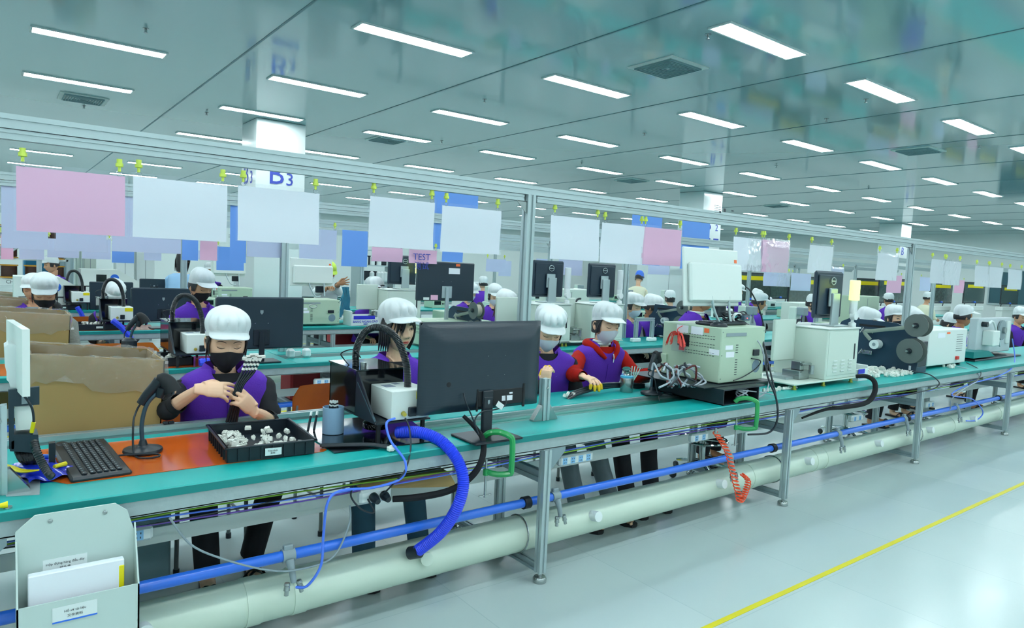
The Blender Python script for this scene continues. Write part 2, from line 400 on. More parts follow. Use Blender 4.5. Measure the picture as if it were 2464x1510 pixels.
# ---------------------------------------------------------------- production lines
ROWS = [2.60, 5.25, 7.90, 10.55, 13.2, 15.85]
TZ = .785
def line(k, x0, x1, label, legs, posts, detail=2):
    Y = ROWS[k]
    t = thing('assembly_line', label, 'conveyor line', (0, Y, 0), group=None)
    D = .85
    # worktop: mat strips each side of a sunk belt where one is open
    g = M(); bx0, bx1 = (1.62, 4.12) if k == 0 else (1.9, 5.4) if k == 1 else (3, 6)
    g.mt(0)
    for (a, b) in ((x0, bx0), (bx1, x1)): g.box(a, b, 0, D-.04, TZ-.03, TZ, .006)
    g.box(bx0, bx1, 0, .27, TZ-.03, TZ, .006); g.box(bx0, bx1, .5, D, TZ-.03, TZ, .006)
    g.mt(1); g.box(x0, x1, -.003, .0, TZ-.032, TZ-.004)
    g.obj('worktop', [MATG, LIPG], t)
    M().box(bx0, bx1, .27, .5, TZ-.05, TZ-.035).obj('belt', BELT, t)
    r = M(); r.profile((bx0, .495, TZ-.022), (bx1, .495, TZ-.022), .03, .035); r.obj('belt_rail', ALU, t, smooth=False)
    r = M()
    if k == 0: r.profile((x0, D-.0, TZ+.0), (bx0, D-.0, TZ+.0), .05, .06)
    else: r.profile((x0, D, TZ-.01), (bx0, D, TZ-.01), .04, .04)
    r.obj('back_rail', ALU, t, smooth=False)
    a = M().box(x0, x1, .004, .03, TZ-.088, TZ-.032); a.box(x0, x1, .004, .05, TZ-.09, TZ-.084)
    a.obj('apron', DARKG, t, smooth=False)
    # cable tray with wires
    if detail:
        c = M().box(x0, x1, .34, .345, .455, .52); c.box(x0, x1, .345, .46, .455, .459); c.obj('cable_tray', WPAINT, t, smooth=False)
    for lx_ in legs:
        w_ = .045
        for ly_ in (-.015, .36, .80):
            L = M().profile((lx_, ly_+.02, .05), (lx_, ly_+.02, TZ-.09 if ly_ > 0 else TZ-.09), w_, w_)
            lo = L.obj('leg', ALU, t, smooth=False)
            F = M().lathe([(.012, .06), (.012, .03), (.03, .028), (.036, .02), (.036, .002), (.03, 0)], (lx_, ly_+.02, 0), n=16)
            F.obj('foot', STEEL, lo)
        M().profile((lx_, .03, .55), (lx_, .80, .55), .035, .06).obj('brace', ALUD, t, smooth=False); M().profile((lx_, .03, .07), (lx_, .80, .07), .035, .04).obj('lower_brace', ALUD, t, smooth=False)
        if detail > 1:
            gu = M().prism([(lx_+.024, .0, TZ-.09), (lx_+.13, .0, TZ-.09), (lx_+.13, .0, TZ-.11), (lx_+.05, .0, TZ-.19), (lx_+.024, .0, TZ-.19)], (0, .006, 0))
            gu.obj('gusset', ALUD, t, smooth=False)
    return t
def gantry(k, x0, x1, posts, label):
    Y = ROWS[k]+.70
    t = thing('overhead_frame', label, 'overhead frame', (0, Y, 0))
    g = M().profile((x0, 0, 2.085), (x1, 0, 2.085), .05, .055); g.obj('beam', ALU, t, smooth=False)
    e = [x0]+posts+[x1]
    for a, b in zip(e[:-1], e[1:]):
        g = M().profile((a+.05, 0, 2.036), (b-.05, 0, 2.036), .035, .038); g.obj('poster_rail', ALU, t, smooth=False)
    for p in posts:
        M().profile((p, 0, TZ+.001), (p, 0, 2.057), .06, .06).obj('post', ALU, t, smooth=False)
        M().prism([(p-.03, -.02, 2.015), (p-.11, -.02, 2.015), (p-.03, -.02, 1.94)], (0, .004, 0)).mt(0).box(p-.1, p-.03, -.02, .02, 2.012, 2.016).obj('corner_bracket', STEEL, t, smooth=False)
    return t
line(0, -1.6, 16, 'nearest assembly line with green top, running from lower left to right', [-.1, 2.245, 4.51, 6.67, 8.95, 11.2], [])
gantry(0, -2.2, 16, [-2.0, 2.61, 7.90, 13.2], 'nearest overhead aluminium frame that carries the hanging sheets')
line(1, -2.5, 20, 'second assembly line, behind the first row of workers', [-1.4, .6, 2.45, 4.5, 6.7, 8.9, 11.2, 13.4], [], 1)
gantry(1, -2.5, 20, [-1.3, 2.02, 6.30, 10.9, 15.4], 'second overhead aluminium frame, behind the first row of sheets')
line(2, -2.5, 22, 'third assembly line from the camera', [-1.4, 1, 3.3, 5.6, 7.9, 10.2, 12.5], [], 1)
gantry(2, -2.5, 22, [1.76, 7.3, 12.9, 17.5], 'third overhead aluminium frame')
line(3, -3, 26, 'fourth assembly line, far behind', [0, 3, 6, 9, 12, 15, 18], [], 0)
gantry(3, -3, 26, [.5, 5.2, 10, 14.6, 19.2], 'fourth overhead aluminium frame, far behind')
line(4, 6.6, 28, 'fifth assembly line, farthest at the right side', [7, 9, 12, 15, 18, 21, 24], [], 0)
gantry(4, 6.6, 28, [7.2, 10, 14.6, 19.2, 24], 'fifth overhead aluminium frame, the farthest')
# ---------------------------------------------------------------- things on, over and under the nearest line
def resample(pts, step):
    pts, _ = spline([V(p) for p in pts], [0]*len(pts), 14)
    out = [pts[0]]; acc = 0
    for a, b in zip(pts[:-1], pts[1:]):
        L = (b-a).length; t = step-acc
        while t <= L and L > 1e-9: out.append(a+(b-a)*(t/L)); t += step
        acc = (acc+L) % step if L else acc
    return out
def hose(pts, r, pitch=.008, n=14):
    q = resample(pts, pitch/2); return M().tube(q, [r if i % 2 else r*.86 for i in range(len(q))], n)
def cable(label, pts, r, mt, name='cable', cat='cable', k=8, group=None):
    return tag(M().tube(pts, r, 8, k).obj(name, mt), label, cat, group)
def on(px, py, z=TZ): return PZ(px, py, z)
# sheets in clear sleeves -------------------------------------------------
def sleeve(Y, x0, x1, zt, zb, mt, label, group, tilt=0, hooks=True, deep=True):
    cx = (x0+x1)/2; w_ = (x1-x0)/2
    t = thing('hanging_sheet', label, 'hanging sheet', (cx, Y, zt), group=group)
    rr = random.Random(int(cx*977)+int(Y*31)); ph = rr.random()*6
    def bow(u, v): return .006*math.sin(3*u+ph)+.004*math.sin(5*v+ph*2)
    h = zt-zb
    P = M().grid(lambda u, v: (-w_+.006+(2*w_-.012)*u, bow(u, v), -.012-(h-.016)*v), 8, 8)
    P.obj('paper', mt, t)
    if deep:
        P = M().grid(lambda u, v: (-w_-.004+(2*w_+.008)*u, bow(u, v)-.0035, .004-(h+.004)*v), 8, 8); P.obj('clear_sleeve', SLEEVE, t)
    if hooks:
        for s in (-1, 1):
            x = s*w_*.86
            g = M().lathe([(.011, .058), (.011, .04), (.015, .04), (.015, .026), (.006, .024), (.006, .006)], (x, 0, 0), n=10)
            c = g.obj('clip', YELG, t)
            rg = M().tube([(x+.011*math.cos(a*.5236), .0, -.002+.011*math.sin(a*.5236)) for a in range(13)], .0011, 5)
            rg.obj('ring', STEEL, c)
    return t
def spx(Y, a, b, mt, label, group, **k):
    """a sheet given by the picture positions of its upper left and lower right corner at depth Y"""
    p, q = PY(*a, Y), PY(*b, Y); return sleeve(Y, p.x, q.x, p.z, q.z, mt, label, group, **k)
g1 = 'sheets hanging over the nearest line'; Y1 = 3.30
for a, b, mt, lb in (((34, 390), (304, 571), PINK, 'large pink sheet in a clear sleeve, leftmost on the nearest frame'),
    ((316, 416), (549, 584), PAPER, 'white sheet hanging just right of the large pink sheet'),
    ((570, 439), (769, 591), PAPER, 'white sheet hanging in front of the white B3 column'),
    ((887, 465), (1045, 603), PAPER, 'white sheet left of the tall blue board, nearest frame'),
    ((1063, 488), (1202, 614), PAPER, 'white sheet just left of the tall middle post'),
    ((1326, 512), (1440, 630), PAPER, 'first white sheet to the right of the tall middle post'),
    ((1448, 530), (1545, 638), PAPER, 'white sheet touching the pink one, right of the tall middle post'),
    ((1546, 540), (1637, 642), PINK, 'pink sheet above the dark reel machine, left of the wide blue board'),
    ((1765, 565), (1833, 654), PAPER, 'white sheet touching a pink one, above the cream machine'),
    ((1834, 572), (1897, 658), PINK, 'pink sheet above the cream machine, rightmost pink one of the nearest frame'),
    ((1949, 585), (1999, 660), PAPER, 'lone white sheet hanging over the portrait black monitor'),
    ((2113, 605), (2156, 676), PAPER, 'white sheet just left of the second tall post'),
    ((2241, 620), (2271, 683), PAPER, 'left white sheet of the pair right of the second tall post'), ((2274, 624), (2307, 687), PAPER, 'right white sheet of the pair right of the second tall post'),
    ((2348, 636), (2377, 690), PAPER, 'left sheet of the farthest white pair'), ((2379, 639), (2408, 693), PAPER, 'right sheet of the farthest white pair'),
    ((2428, 645), (2455, 697), PAPER, 'last white sheet at the right edge of the picture')):
    spx(Y1, a, b, mt, lb, g1)
g2 = 'sheets and boards on the second frame'; Y2 = 5.95
for a, b, mt, lb, hk in (((0, 440), (118, 602), LILAC, 'pale lilac sheet below the large pink sheet at the left edge', 1),
    ((132, 448), (258, 608), LILAC, 'pale sheet below the middle of the large pink sheet', 1), ((268, 450), (437, 612), LILAC, 'pale lilac sheet seen below the second white sheet', 1),
    ((553, 470), (593, 634), BLUEPAP, 'blue board seen between two white sheets, left of the B3 column', 0), ((437, 500), (478, 628), BLUEPAP, 'narrow blue board beside a red-pink board, second frame', 0),
    ((594, 480), (693, 622), LILAC, 'pale sheet behind the white sheet of the B3 column', 1), ((720, 545), (810, 626), LILAC, 'pale lilac sheet left of the blue board by the green-capped worker', 1),
    ((823, 549), (884, 643), BLUEPAP, 'blue board hanging by the worker in the lime cap', 0), ((893, 590), (970, 632), PINK, 'pink sheet under the white one, left of the TEST sign', 1),
    ((1046, 452), (1146, 605), BLUEPAP, 'tall blue board rising behind the nearest beam', 0), ((1064, 560), (1115, 632), BLUEPAP, 'small blue board below the tall blue board', 0),
    ((1345, 600), (1402, 664), LILAC, 'pale sheet behind the portrait monitors', 1), ((1520, 512), (1588, 640), BLUEPAP, 'blue board behind the pink sheet, right of the tall middle post', 0),
    ((1643, 526), (1702, 650), BLUEPAP, 'wide blue board in front of the B2 column', 0), ((1560, 630), (1610, 662), LILAC, 'pale sheet above the dark reel machine', 1),
    ((1985, 640), (2030, 668), LILAC, 'small pale sheet above the white screen', 1), ((1838, 652), (1900, 690), LILAC, 'pale sheet under the pink one above the cream machine', 1)):
    spx(Y2, a, b, mt, lb, g2, hooks=bool(hk), deep=bool(hk))
o = spx(Y2, (983, 596), (1052, 636), PINK, 'pink sign reading TEST, above the large square monitor', g2)
text('sign_text', 'TEST', .09, INK, o, (-.02, -.012, -.085), FR); text('sign_text', '测试', .085, INK, o, (-.02, -.012, -.175), FR)
o = spx(Y2, (480, 575), (524, 628), PINK, 'red-pink board between blue ones on the second frame', g2, hooks=False)
g3 = 'sheets on the third frame'; Y3 = 8.6
for a, b, mt, lb in (((0, 560), (34, 625), PINK, 'small pink sheet at the left edge, third frame'), ((44, 560), (108, 626), LILAC, 'pale sheet at far left on the third frame'),
    ((112, 570), (192, 622), LILAC, 'pale sheet above the shelf of reels, third frame'), ((195, 570), (268, 625), LILAC, 'pale sheet above the loaf-shaped white machine'), ((268, 585), (324, 634), BLUEPAP, 'pale blue board above the white cabinets, left part'),
    ((345, 590), (390, 628), LILAC, 'sheet with a lime stripe on the third frame'), ((520, 590), (588, 652), BLUEPAP, 'blue board with white label near the B3 column foot'), ((1170, 620), (1216, 655), LILAC, 'pale sheet left of the tall middle post, third frame'),
    ((1660, 610), (1700, 655), LILAC, 'pale sheet under the wide blue board'), ((1904, 655), (1950, 700), LILAC, 'pale sheet left of the portrait black monitor'), ((2135, 660), (2168, 705), PINK, 'pink sheet behind the second tall post'),
    ((2215, 665), (2238, 700), LILAC, 'pale sheet far right, third frame'), ((2298, 672), (2318, 705), PINK, 'small pink sheet far right, third frame')):
    spx(Y3, a, b, mt, lb, g3, deep=False)
g4 = 'sheets on the fourth frame'; Y4 = 11.25
for a, b, mt in (((1290, 620), (1330, 640), LILAC), ((1420, 635), (1440, 668), LILAC), ((1700, 640), (1720, 665), BLUEPAP), ((2058, 672), (2082, 702), LILAC), ((2085, 672), (2112, 705), LILAC), ((2112, 674), (2132, 706), PINK),
    ((1755, 655), (1785, 690), LILAC), ((1790, 657), (1830, 690), LILAC), ((1200, 625), (1230, 665), LILAC), ((470, 600), (510, 625), LILAC)):
    p = PY(*a, Y4); spx(Y4, a, b, mt, {'pink_paper': 'pink', 'blue_board': 'blue', 'pale_lilac_paper': 'pale'}[mt.name]+' sheet on the fourth frame, '+{1290: 'above the first portrait monitor', 1420: 'above the second portrait monitor', 1700: 'under the wide blue board', 2058: 'left one of the three above the lit signal lamp', 2085: 'middle one of the three above the lit signal lamp', 2112: 'right one of the three above the lit signal lamp', 1755: 'behind the white screen', 1790: 'right beside the white screen', 1200: 'left of the tall middle post', 470: 'above the person in the light blue shirt'}[a[0]], g4, hooks=False, deep=False)

# ducts, air pipe, clamps, taps --------------------------------------------
t = thing('extraction_duct', 'long cream round duct running under the nearest line', 'duct', (0, 2.78, .2))
M().cyl((-1.9, 0, 0), (15.8, 0, 0), .094, n=32).obj('duct_pipe', DUCT, t)
for x in (-.35, .83, 1.02, 4.3, 5.15, 5.3, 7.8, 9.1, 9.25, 11.6):
    M().cyl((x-.03, 0, 0), (x+.03, 0, 0), .0975, n=32).obj('coupling', DUCT, t)
for px, py in ((345, 1475), (1425, 1225), (1728, 1150), (1940, 1098), (2108, 1057), (2232, 1024), (2336, 998)):
    q = PY(px, py, 2.70)
    g = M().cyl((q.x, -.06, .03), (q.x, -.135, .045), .029, n=20); g.obj('branch_stub', WHITE, t)
g = M().cyl((1.62, -.05, .03), (1.60, -.12, .045), .03, n=20); g.obj('branch_stub', DUCT, t)
for x in (2.22, 4.62, 7.0):
    M().tube([(x+.01*math.sin(a*.3), .098*math.cos(a*.3142), .098*math.sin(a*.3142)) for a in range(21)], .004, 6).obj('duct_strap', STEEL, t)
t = thing('air_pipe', 'bright blue compressed air pipe running above the cream duct', 'pipe', (0, 2.68, .405))
M().cyl((-1.9, 0, 0), (15.8, 0, 0), .0225, n=20).obj('pipe', BLUEP, t)
for x in (2.19, 4.45, 6.61, 8.9): M().cyl((x-.02, 0, 0), (x+.02, 0, 0), .032, n=20).obj('rubber_sleeve', RUB, t)
tap0 = None
for k, (px, py) in enumerate(((693, 1330), (1335, 1190), (1752, 1105), (2015, 1045), (2175, 1005), (2300, 975))):
    q = PY(px, py, 2.68)
    lab = 'grey air tap on the blue pipe, '+('nearest, with a blue tube plugged in', 'just right of the nearest front leg', 'behind the coiled orange air hose', 'between the second and third front legs', 'near the third front leg', 'farthest right')[k]
    if tap0 is None:
        tap0 = thing('air_tap', lab, 'air tap', (q.x, 2.68, .405), group='air taps on the blue pipe')
        c = M().cyl((-.025, 0, 0), (.025, 0, 0), .028, n=18); c.box(-.02, .02, -.012, .012, .02, .045, .004); c.obj('clamp', GREY, tap0)
        d = M().tube([(0, -.02, -.01), (.005, -.035, -.05), (.012, -.04, -.1)], [.018, .014, .012], 12); d.obj('tap_body', GREY, tap0)
        for dx in (-.016, .03):
            M().lathe([(.011, 0), (.013, -.01), (.011, -.012), (.013, -.03), (.009, -.032), (.009, -.05)], (dx, -.045, -.095), (-.25 if dx > 0 else .1, .1, 1), 12).obj('quick_coupler', STEEL, tap0)
    else: dup(tap0, (q.x, 2.68, .405), label=lab)
# wires in the tray
for k, (c, y, z) in enumerate(((mat('green_yellow_wire', '7cae28', .5), 2.66, .655), (BLUET, 2.665, .645), (mat('purple_wire', '5a3c98', .5), 2.67, .64), (BLK, 2.68, .648))):
    cable(('green and yellow', 'thin blue', 'thin purple', 'thin black')[k]+' wire strung under the worktop edge along the nearest line', [(x, y+.01*math.sin(x*1.7+k), z+.014*math.sin(x*2.3+k*1.3)) for x in [-1.5+.5*i for i in range(30)]], .0035, c, 'wire', 'wire')

# power strips -------------------------------------------------------------
def strip(px, py, Y, n, w_, label, black=False, col=None):
    q = PY(px, py, Y); t = thing('power_strip', label, 'power strip', q)
    M().box(0, w_, -.02, .02, -.025, .03, .01).obj('strip_body', WHITE, t)
    s = M(); h = M()
    for i in range(n):
        x = w_*(i+.6)/(n+.3)
        s.box(x-.016, x+.016, -.0215, -.0195, -.016, .02)
        for dx, dz in ((-.007, .01), (.007, .01), (-.006, -.006), (.006, -.006)): h.box(x+dx-.0015, x+dx+.0015, -.0225, -.021, dz-.004, dz+.003)
    s.obj('socket_face', mat('pale_blue_socket', '8cc4ee', .5), t, smooth=False); h.obj('socket_slot', INKD, t, smooth=False)
    return t
strip(1342, 1110, 2.72, 4, .25, 'white power strip with four pale blue sockets right of the nearest leg')
strip(1660, 1055, 2.74, 2, .17, 'white power strip with two blue sockets behind the orange coiled hose')
strip(300, 1290, 2.74, 1, .09, 'white power socket at the left beside the document bin')
strip(2045, 1008, 2.85, 2, .2, 'white power strip under the line, between second and third legs')
strip(2225, 975, 2.85, 2, .2, 'white power strip under the line near the third front leg')
strip(755, 920, 5.3, 4, .26, 'white power strip with blue sockets under the second line')
strip(1585, 865, 5.3, 3, .24, 'white power strip under the second line, behind the worker in red')
q = PY(862, 1196, 2.66); t = thing('power_strip', 'white power strip with two black plugs hanging below the extractor', 'power strip', q)
M().box(0, .15, -.02, .02, -.03, .03, .01).obj('strip_body', WHITE, t)
for dx in (.06, .11): M().lathe([(.02, 0), (.02, .02), (.012, .05)], (dx, -.02, 0), (0, -1, -.2), 14).obj('plug', BLK, t)

# cardboard boxes with clear liner at the left ------------------------------
def liner_box(x0, x1, y0, y1, z0, z1, label, s=1):
    t = thing('cardboard_box', label, 'box', ((x0+x1)/2, (y0+y1)/2, z0)); a, b, h = (x1-x0)/2, (y1-y0)/2, z1-z0
    g = M(); e = .006
    g.prism([(-a-.03, -b, 0), (a-.03, -b, 0), (a, -b, h-.05), (-a, -b, h)], (0, e, 0)); g.prism([(-a-.03, b, 0), (a-.03, b, 0), (a, b, h-.05), (-a, b, h)], (0, -e, 0))
    g.prism([(-a-.03, -b, 0), (-a-.03, b, 0), (-a, b, h), (-a, -b, h)], (e, 0, 0)); g.prism([(a-.03, -b, 0), (a-.03, b, 0), (a, b, h-.05), (a, -b, h-.05)], (-e, 0, 0))
    g.box(-a-.02, a-.04, -b, b, 0, e); g.obj('carton', CARD, t, smooth=False)
    rr = random.Random(3); N = 64
    per = []
    for i in range(N):
        u = i/N*4; k = int(u); f = u-k
        c = [(-a, -b), (a, -b), (a, b), (-a, b), (-a, -b)]; p = c[k]; q = c[k+1]
        per.append((p[0]+(q[0]-p[0])*f, p[1]+(q[1]-p[1])*f))
    per_n = [rr.uniform(-1, 1) for _ in range(N)]
    rows = []
    for j, (dz, off) in enumerate(((-.13, .008), (-.11, .014), (-.08, .012), (-.02, .012), (.008, .003), (-.01, -.012), (-.12, -.02))):
        row = []
        for i, (x, y) in enumerate(per):
            wv = per_n[i]*.007+.005*math.sin(i*1.1+j*2)
            zz = h-.05*(x+a)/(2*a)+dz+(.035*math.sin(i*.45)+.02*per_n[(i*3) % N] if j == 0 else per_n[i]*.006)
            k = 1+(off+wv)/max(a, .1); k2 = 1+(off+wv)/max(b, .1)
            row.append((x*k, y*k2, zz))
        rows.append(row)
    f = M(); vs = [p for r_ in rows for p in r_]
    f.add(vs, [(j*N+i, j*N+(i+1) % N, (j+1)*N+(i+1) % N, (j+1)*N+i) for j in range(len(rows)-1) for i in range(N)])
    f.obj('plastic_liner', FILM, t)
    return t
st = thing('box_stand', 'grey-blue bin under the nearest cardboard box', 'bin', (.38, 3.73, 0)); M().box(-.3, .3, -.2, .2, 0, .44, .01).obj('bin_body', mat('grey_blue_bin', '7d9aa4', .5), st)
M().box(-.31, .31, -.21, .21, .44, .455, .004).obj('lid', mat('grey_blue_bin', '7d9aa4', .5), st)
liner_box(.12, .64, 3.50, 3.95, .456, 1.157, 'large cardboard box with clear plastic liner, nearest, left of the seated woman')
liner_box(-.25, .475, 6.22, 6.7, .3, 1.14, 'second cardboard box with plastic liner, behind the nearest one')
liner_box(-.25, .355, 8.85, 9.3, .3, 1.07, 'third cardboard box with liner, at the left edge')
liner_box(-.25, .29, 11.45, 11.9, .3, .98, 'farthest cardboard box at the left edge, partly hidden')
for (x, y) in ((.1, 6.46), (.05, 9.07), (0, 11.67)):
    st = thing('box_stand', 'low grey stand under the %s cardboard box' % {.1: 'second', .05: 'third', 0: 'farthest'}[x], 'stand', (x, y, 0)); M().box(-.3, .3, -.2, .2, .27, .299).obj('deck', GREY, st)
    for a in (-.27, .27):
        for b in (-.18, .18): M().box(a-.015, a+.015, b-.015, b+.015, 0, .27).obj('leg', GREY, st)

# short slotted posts with feet brackets ------------------------------------
def short_post(x, y, h, label, group='short posts on the nearest line'):
    t = thing('short_post', label, 'post', (x, y, TZ+.001), group=group)
    M().profile((0, 0, 0), (0, 0, h), .045, .045).obj('profile', ALU, t, smooth=False)
    for s in (-1, 1):
        b = M().prism([(s*.023, -.018, 0), (s*.085, -.018, 0), (s*.085, -.018, .008), (s*.03, -.018, .085), (s*.023, -.018, .085)], (0, .036, 0)); b.obj('bracket', STEEL, t, smooth=False)
    M().lathe([(.008, 0), (.008, -.003), (.004, -.005)], (0, -.024, h-.05), (0, 1, 0), 10).obj('bolt', STEEL, t)
    return t
short_post(.012, 2.79, .3, 'short slotted post at the left edge of the picture, behind the blue pouch'); short_post(2.41, 2.83, .23, 'short slotted post just right of the large black monitor'); short_post(7.02, 2.80, .26, 'short slotted post beside the white cabinet, under the tape reels')

# document bin hanging on the front ------------------------------------------
t = thing('document_bin', 'pale grey document holder hung on the line front at lower left', 'document holder', (.20, 2.545, .3))
PG = mat('pale_grey_powdercoat', 'c2d4d0', .5)
b = M().prism([(-.15, 0, 0), (.18, 0, 0), (.18, 0, .36), (.155, 0, .445), (.12, 0, .475), (-.1, 0, .475), (-.15, 0, .43)], (0, .006, 0)); b.obj('back_panel', PG, t, smooth=False)
b = M().box(-.15, .18, -.085, -.079, 0, .22); b.prism([(-.15, -.085, 0), (-.15, 0, 0), (-.15, 0, .4), (-.15, -.085, .22)], (.005, 0, 0)); b.prism([(.175, -.085, 0), (.175, 0, 0), (.175, 0, .4), (.175, -.085, .22)], (.005, 0, 0)); b.box(-.15, .18, -.085, 0, 0, .005)
b.obj('pocket', PG, t, smooth=False)
M().box(-.12, .14, -.05, -.02, .01, .30, .003).obj('paper_stack', PAPER, t)
M().box(.125, .14, -.052, -.018, .0, .28, .002).obj('yellow_spine', YEL, t)
for k, (z, x) in enumerate(((.275, -.02), (.15, .0))):
    y = -.0 if k == 0 else -.0855
    l = M().box(x-.06, x+.06, y-.0016, y-.0002, z, z+.05); lo = l.obj('name_label', WHITE, t, smooth=False)
    M().box(x-.06, x+.06, y-.0022, y-.0014, z, z+.005).obj('label_stripe', BLUEP, lo, smooth=False)
    text('label_text', ('Hộp đựng hàng đầu dây', 'Hồ sơ tài liệu')[k], .0105, INKD, lo, (x, y-.002, z+.033), FR, .0002); text('label_text', ('线头盒', '文件资料')[k], .0105, INKD, lo, (x, y-.002, z+.017), FR, .0002)
for x in (-.06, .09): M().lathe([(.007, 0), (.007, .003), (.003, .005)], (x, 0, .45), (0, -1, 0), 10).obj('screw', STEEL, t)

# pouch, yellow knob, keyboard, scanner, mat, tray ---------------------------
t = thing('clamp_handle', 'yellow lever knob at the left edge of the worktop', 'handle', on(0, 1225)); M().tube([(-.05, 0, .01), (.0, 0, .012), (.02, 0, .012)], [.006, .007, .012], 10).obj('lever', YEL, t); M().lathe([(.012, 0), (.012, .006)], (.02, 0, 0)).obj('washer', STEEL, t)
t = thing('plastic_pouch', 'crumpled blue plastic pouch with yellow zip corner by the keyboard', 'pouch', (.13, 2.98, TZ+.001), .35)
b = M().grid(lambda u, v: (-.085+.17*u+.01*math.sin(9*v), -.13+.26*v+.012*math.sin(8*u), .012+.03*math.sin(math.pi*u)*math.sin(math.pi*v)+.008*math.sin(13*u+9*v)), 14, 14)
b.grid(lambda u, v: (-.085+.17*u+.01*math.sin(9*v), -.13+.26*v+.012*math.sin(8*u), .0), 4, 4); b.obj('pouch_body', mat('blue_vinyl', '1a32c8', .22, coat=.5, bump=.3, bscale=30), t)
b = M().tube([(-.075, .09, .03), (-.08, .02, .036), (-.07, -.05, .035), (-.03, -.075, .035)], [.01, .013, .012, .006], 8, 4, sx=.5); b.tube([(.02, -.07, .035), (.065, -.055, .033)], [.007, .009], 8, 3); b.obj('yellow_trim', YEL, t)
g = M().lathe([(.02, 0), (.025, .004), (.025, .012), (.02, .014)], (.06, .07, .03), (.2, .1, 1)); g.obj('blue_cap', BLUEP, t)
o = tag(M().prism([(x, y, TZ+.0005) for x, y in ((.205, 2.80), (1.13, 2.78), (1.155, 2.80), (1.155, 3.33), (.1, 3.33), (.1, 2.95))], (0, 0, .002)).obj('bench_mat', ORANGE, smooth=False), 'glossy orange rubber mat on the green worktop, under tray and scanner', 'mat')
t = thing('keyboard', 'black computer keyboard turned endways at the left, beside the blue pouch', 'keyboard', (.297, 3.045, TZ+.004), rot=(0, -.03, math.radians(94)))
M().box(-.24, .24, -.095, .10, 0, .022, .008).obj('case', BLK, t)
kk = M(); 
for r_ in range(6):
    for c_ in range(17):
        if r_ == 5 and 3 < c_ < 9: continue
        x = -.215+c_*.0255+(.006 if c_ > 12 else 0); y = .062-r_*.0215-(.005 if r_ else 0)
        kk.box(x, x+.021, y-.017, y, .022, .028, .002)
kk.box(-.215+4*.0255, -.215+9*.0255-.004, .062-5*.0215-.022, .062-5*.0215-.005, .022, .028, .002)
kk.obj('keys', mat('key_cap', '1c2830', .45), t)
lg = M()
for r_ in range(6):
    for c_ in range(17):
        x = -.215+c_*.0255+(.006 if c_ > 12 else 0); y = .062-r_*.0215-(.005 if r_ else 0)
        lg.box(x+.004, x+.008, y-.008, y-.004, .028, .0283)
lg.obj('key_legends', mat('key_legend', 'a8b8c0', .6), t, smooth=False)
tag(M().ball((0, 0, 0), (.03, .055, .02), 16).obj('computer_mouse', BLK, loc=(.22, 3.27, TZ+.018)), 'black mouse behind the keyboard', 'mouse')
def scanner(x, y, rz, label, h=.24, lean=.07):
    t = thing('barcode_scanner_stand', label.replace('scanner', 'scanner stand'), 'scanner stand', (x, y, TZ+.004), rz)
    M().lathe([(.0, 0), (.072, 0), (.075, .006), (.072, .014), (.03, .02), (.018, .028), (.012, .05)], n=28).obj('base', BLK, t)
    pts = [(0, 0, .02), (-.005, 0, h*.45), (.015, 0, h*.8), (lean, 0, h)]
    M().tube(pts, .0085, 10, 6).obj('gooseneck', mat('blue_grey_neck', '2c4656', .4), t)
    c = M().lathe([(.016, -.02), (.02, 0), (.022, .02), (.016, .024)], (lean+.005, 0, h-.005), (.3, 0, 1), 16); c.obj('cradle', BLK, t)
    s = thing('barcode_scanner', label, 'scanner', (x, y, TZ+.004), rz)
    LX, LZ = lean, h
    g = M().tube([(lean-.07, .0, h-.05), (lean-.045, 0, h-.01), (lean-.02, 0, h+.02), (lean+.0, 0, h+.045)], [.014, .015, .017, .02], 14, 5, sx=1.2); g.obj('grip', BLK, s)
    g = M().tube([(lean-.01, 0, h+.055), (lean+.015, 0, h+.05), (lean+.035, 0, h+.03), (lean+.05, 0, h+.0)], [.014, .025, .028, .031], 14, 5, sx=1.15); g.obj('head', BLK2, s)
    M().box(lean+.048, lean+.06, -.024, .024, h-.012, h+.012, .004).obj('window', mat('scanner_glass', '203040', .05, coat=.5), s)
    M().tube([(lean-.07, 0, h-.05), (lean-.085, 0, h-.08), (-.03, -.03, h*.5), (-.02, -.06, .01), (.03, -.13, .008), (.08, -.11, .008), (.05, -.07, .008), (-.1, -.1, .012), (-.25, -.17, .012)], .004, 8, 6).obj('cord', BLK, s)
    return t
scanner(.489, 3.11, -.35, 'black barcode scanner on its neck stand, in front of the large cardboard box', .25, .06)
t = thing('parts_tray', 'black plastic tray full of white connectors in front of the seated woman', 'tray', (.925, 2.985, TZ+.004), math.radians(-4))
a, b_, h = .185, .22, .062
g = M(); g.box(-a+.012, a-.012, -b_+.012, b_-.012, 0, .004)
for (p, q, r_, s_) in ((-a, -a+.016, -b_, b_), (a-.016, a, -b_, b_), (-a, a, -b_, -b_+.016), (-a, a, b_-.016, b_)): g.box(p, q, r_, s_, h-.006, h, .001)
for (p, q, r_, s_) in ((-a+.01, -a+.014, -b_+.01, b_-.01), (a-.014, a-.01, -b_+.01, b_-.01), (-a+.01, a-.01, -b_+.01, -b_+.014), (-a+.01, a-.01, b_-.014, b_-.01)): g.box(p, q, r_, s_, 0, h)
for i in range(7): x = -a+.05+i*.045; g.box(x, x+.004, -b_+.002, -b_+.011, .004, h-.006)
for i in range(8): y = -b_+.05+i*.045; g.box(-a+.002, -a+.011, y, y+.004, .004, h-.006)
g.obj('tray_body', BLK, t)
lo = M().box(-.03, .035, -b_-.001, -b_+.002, .015, .045).obj('tray_label', WHITE, t, smooth=False)
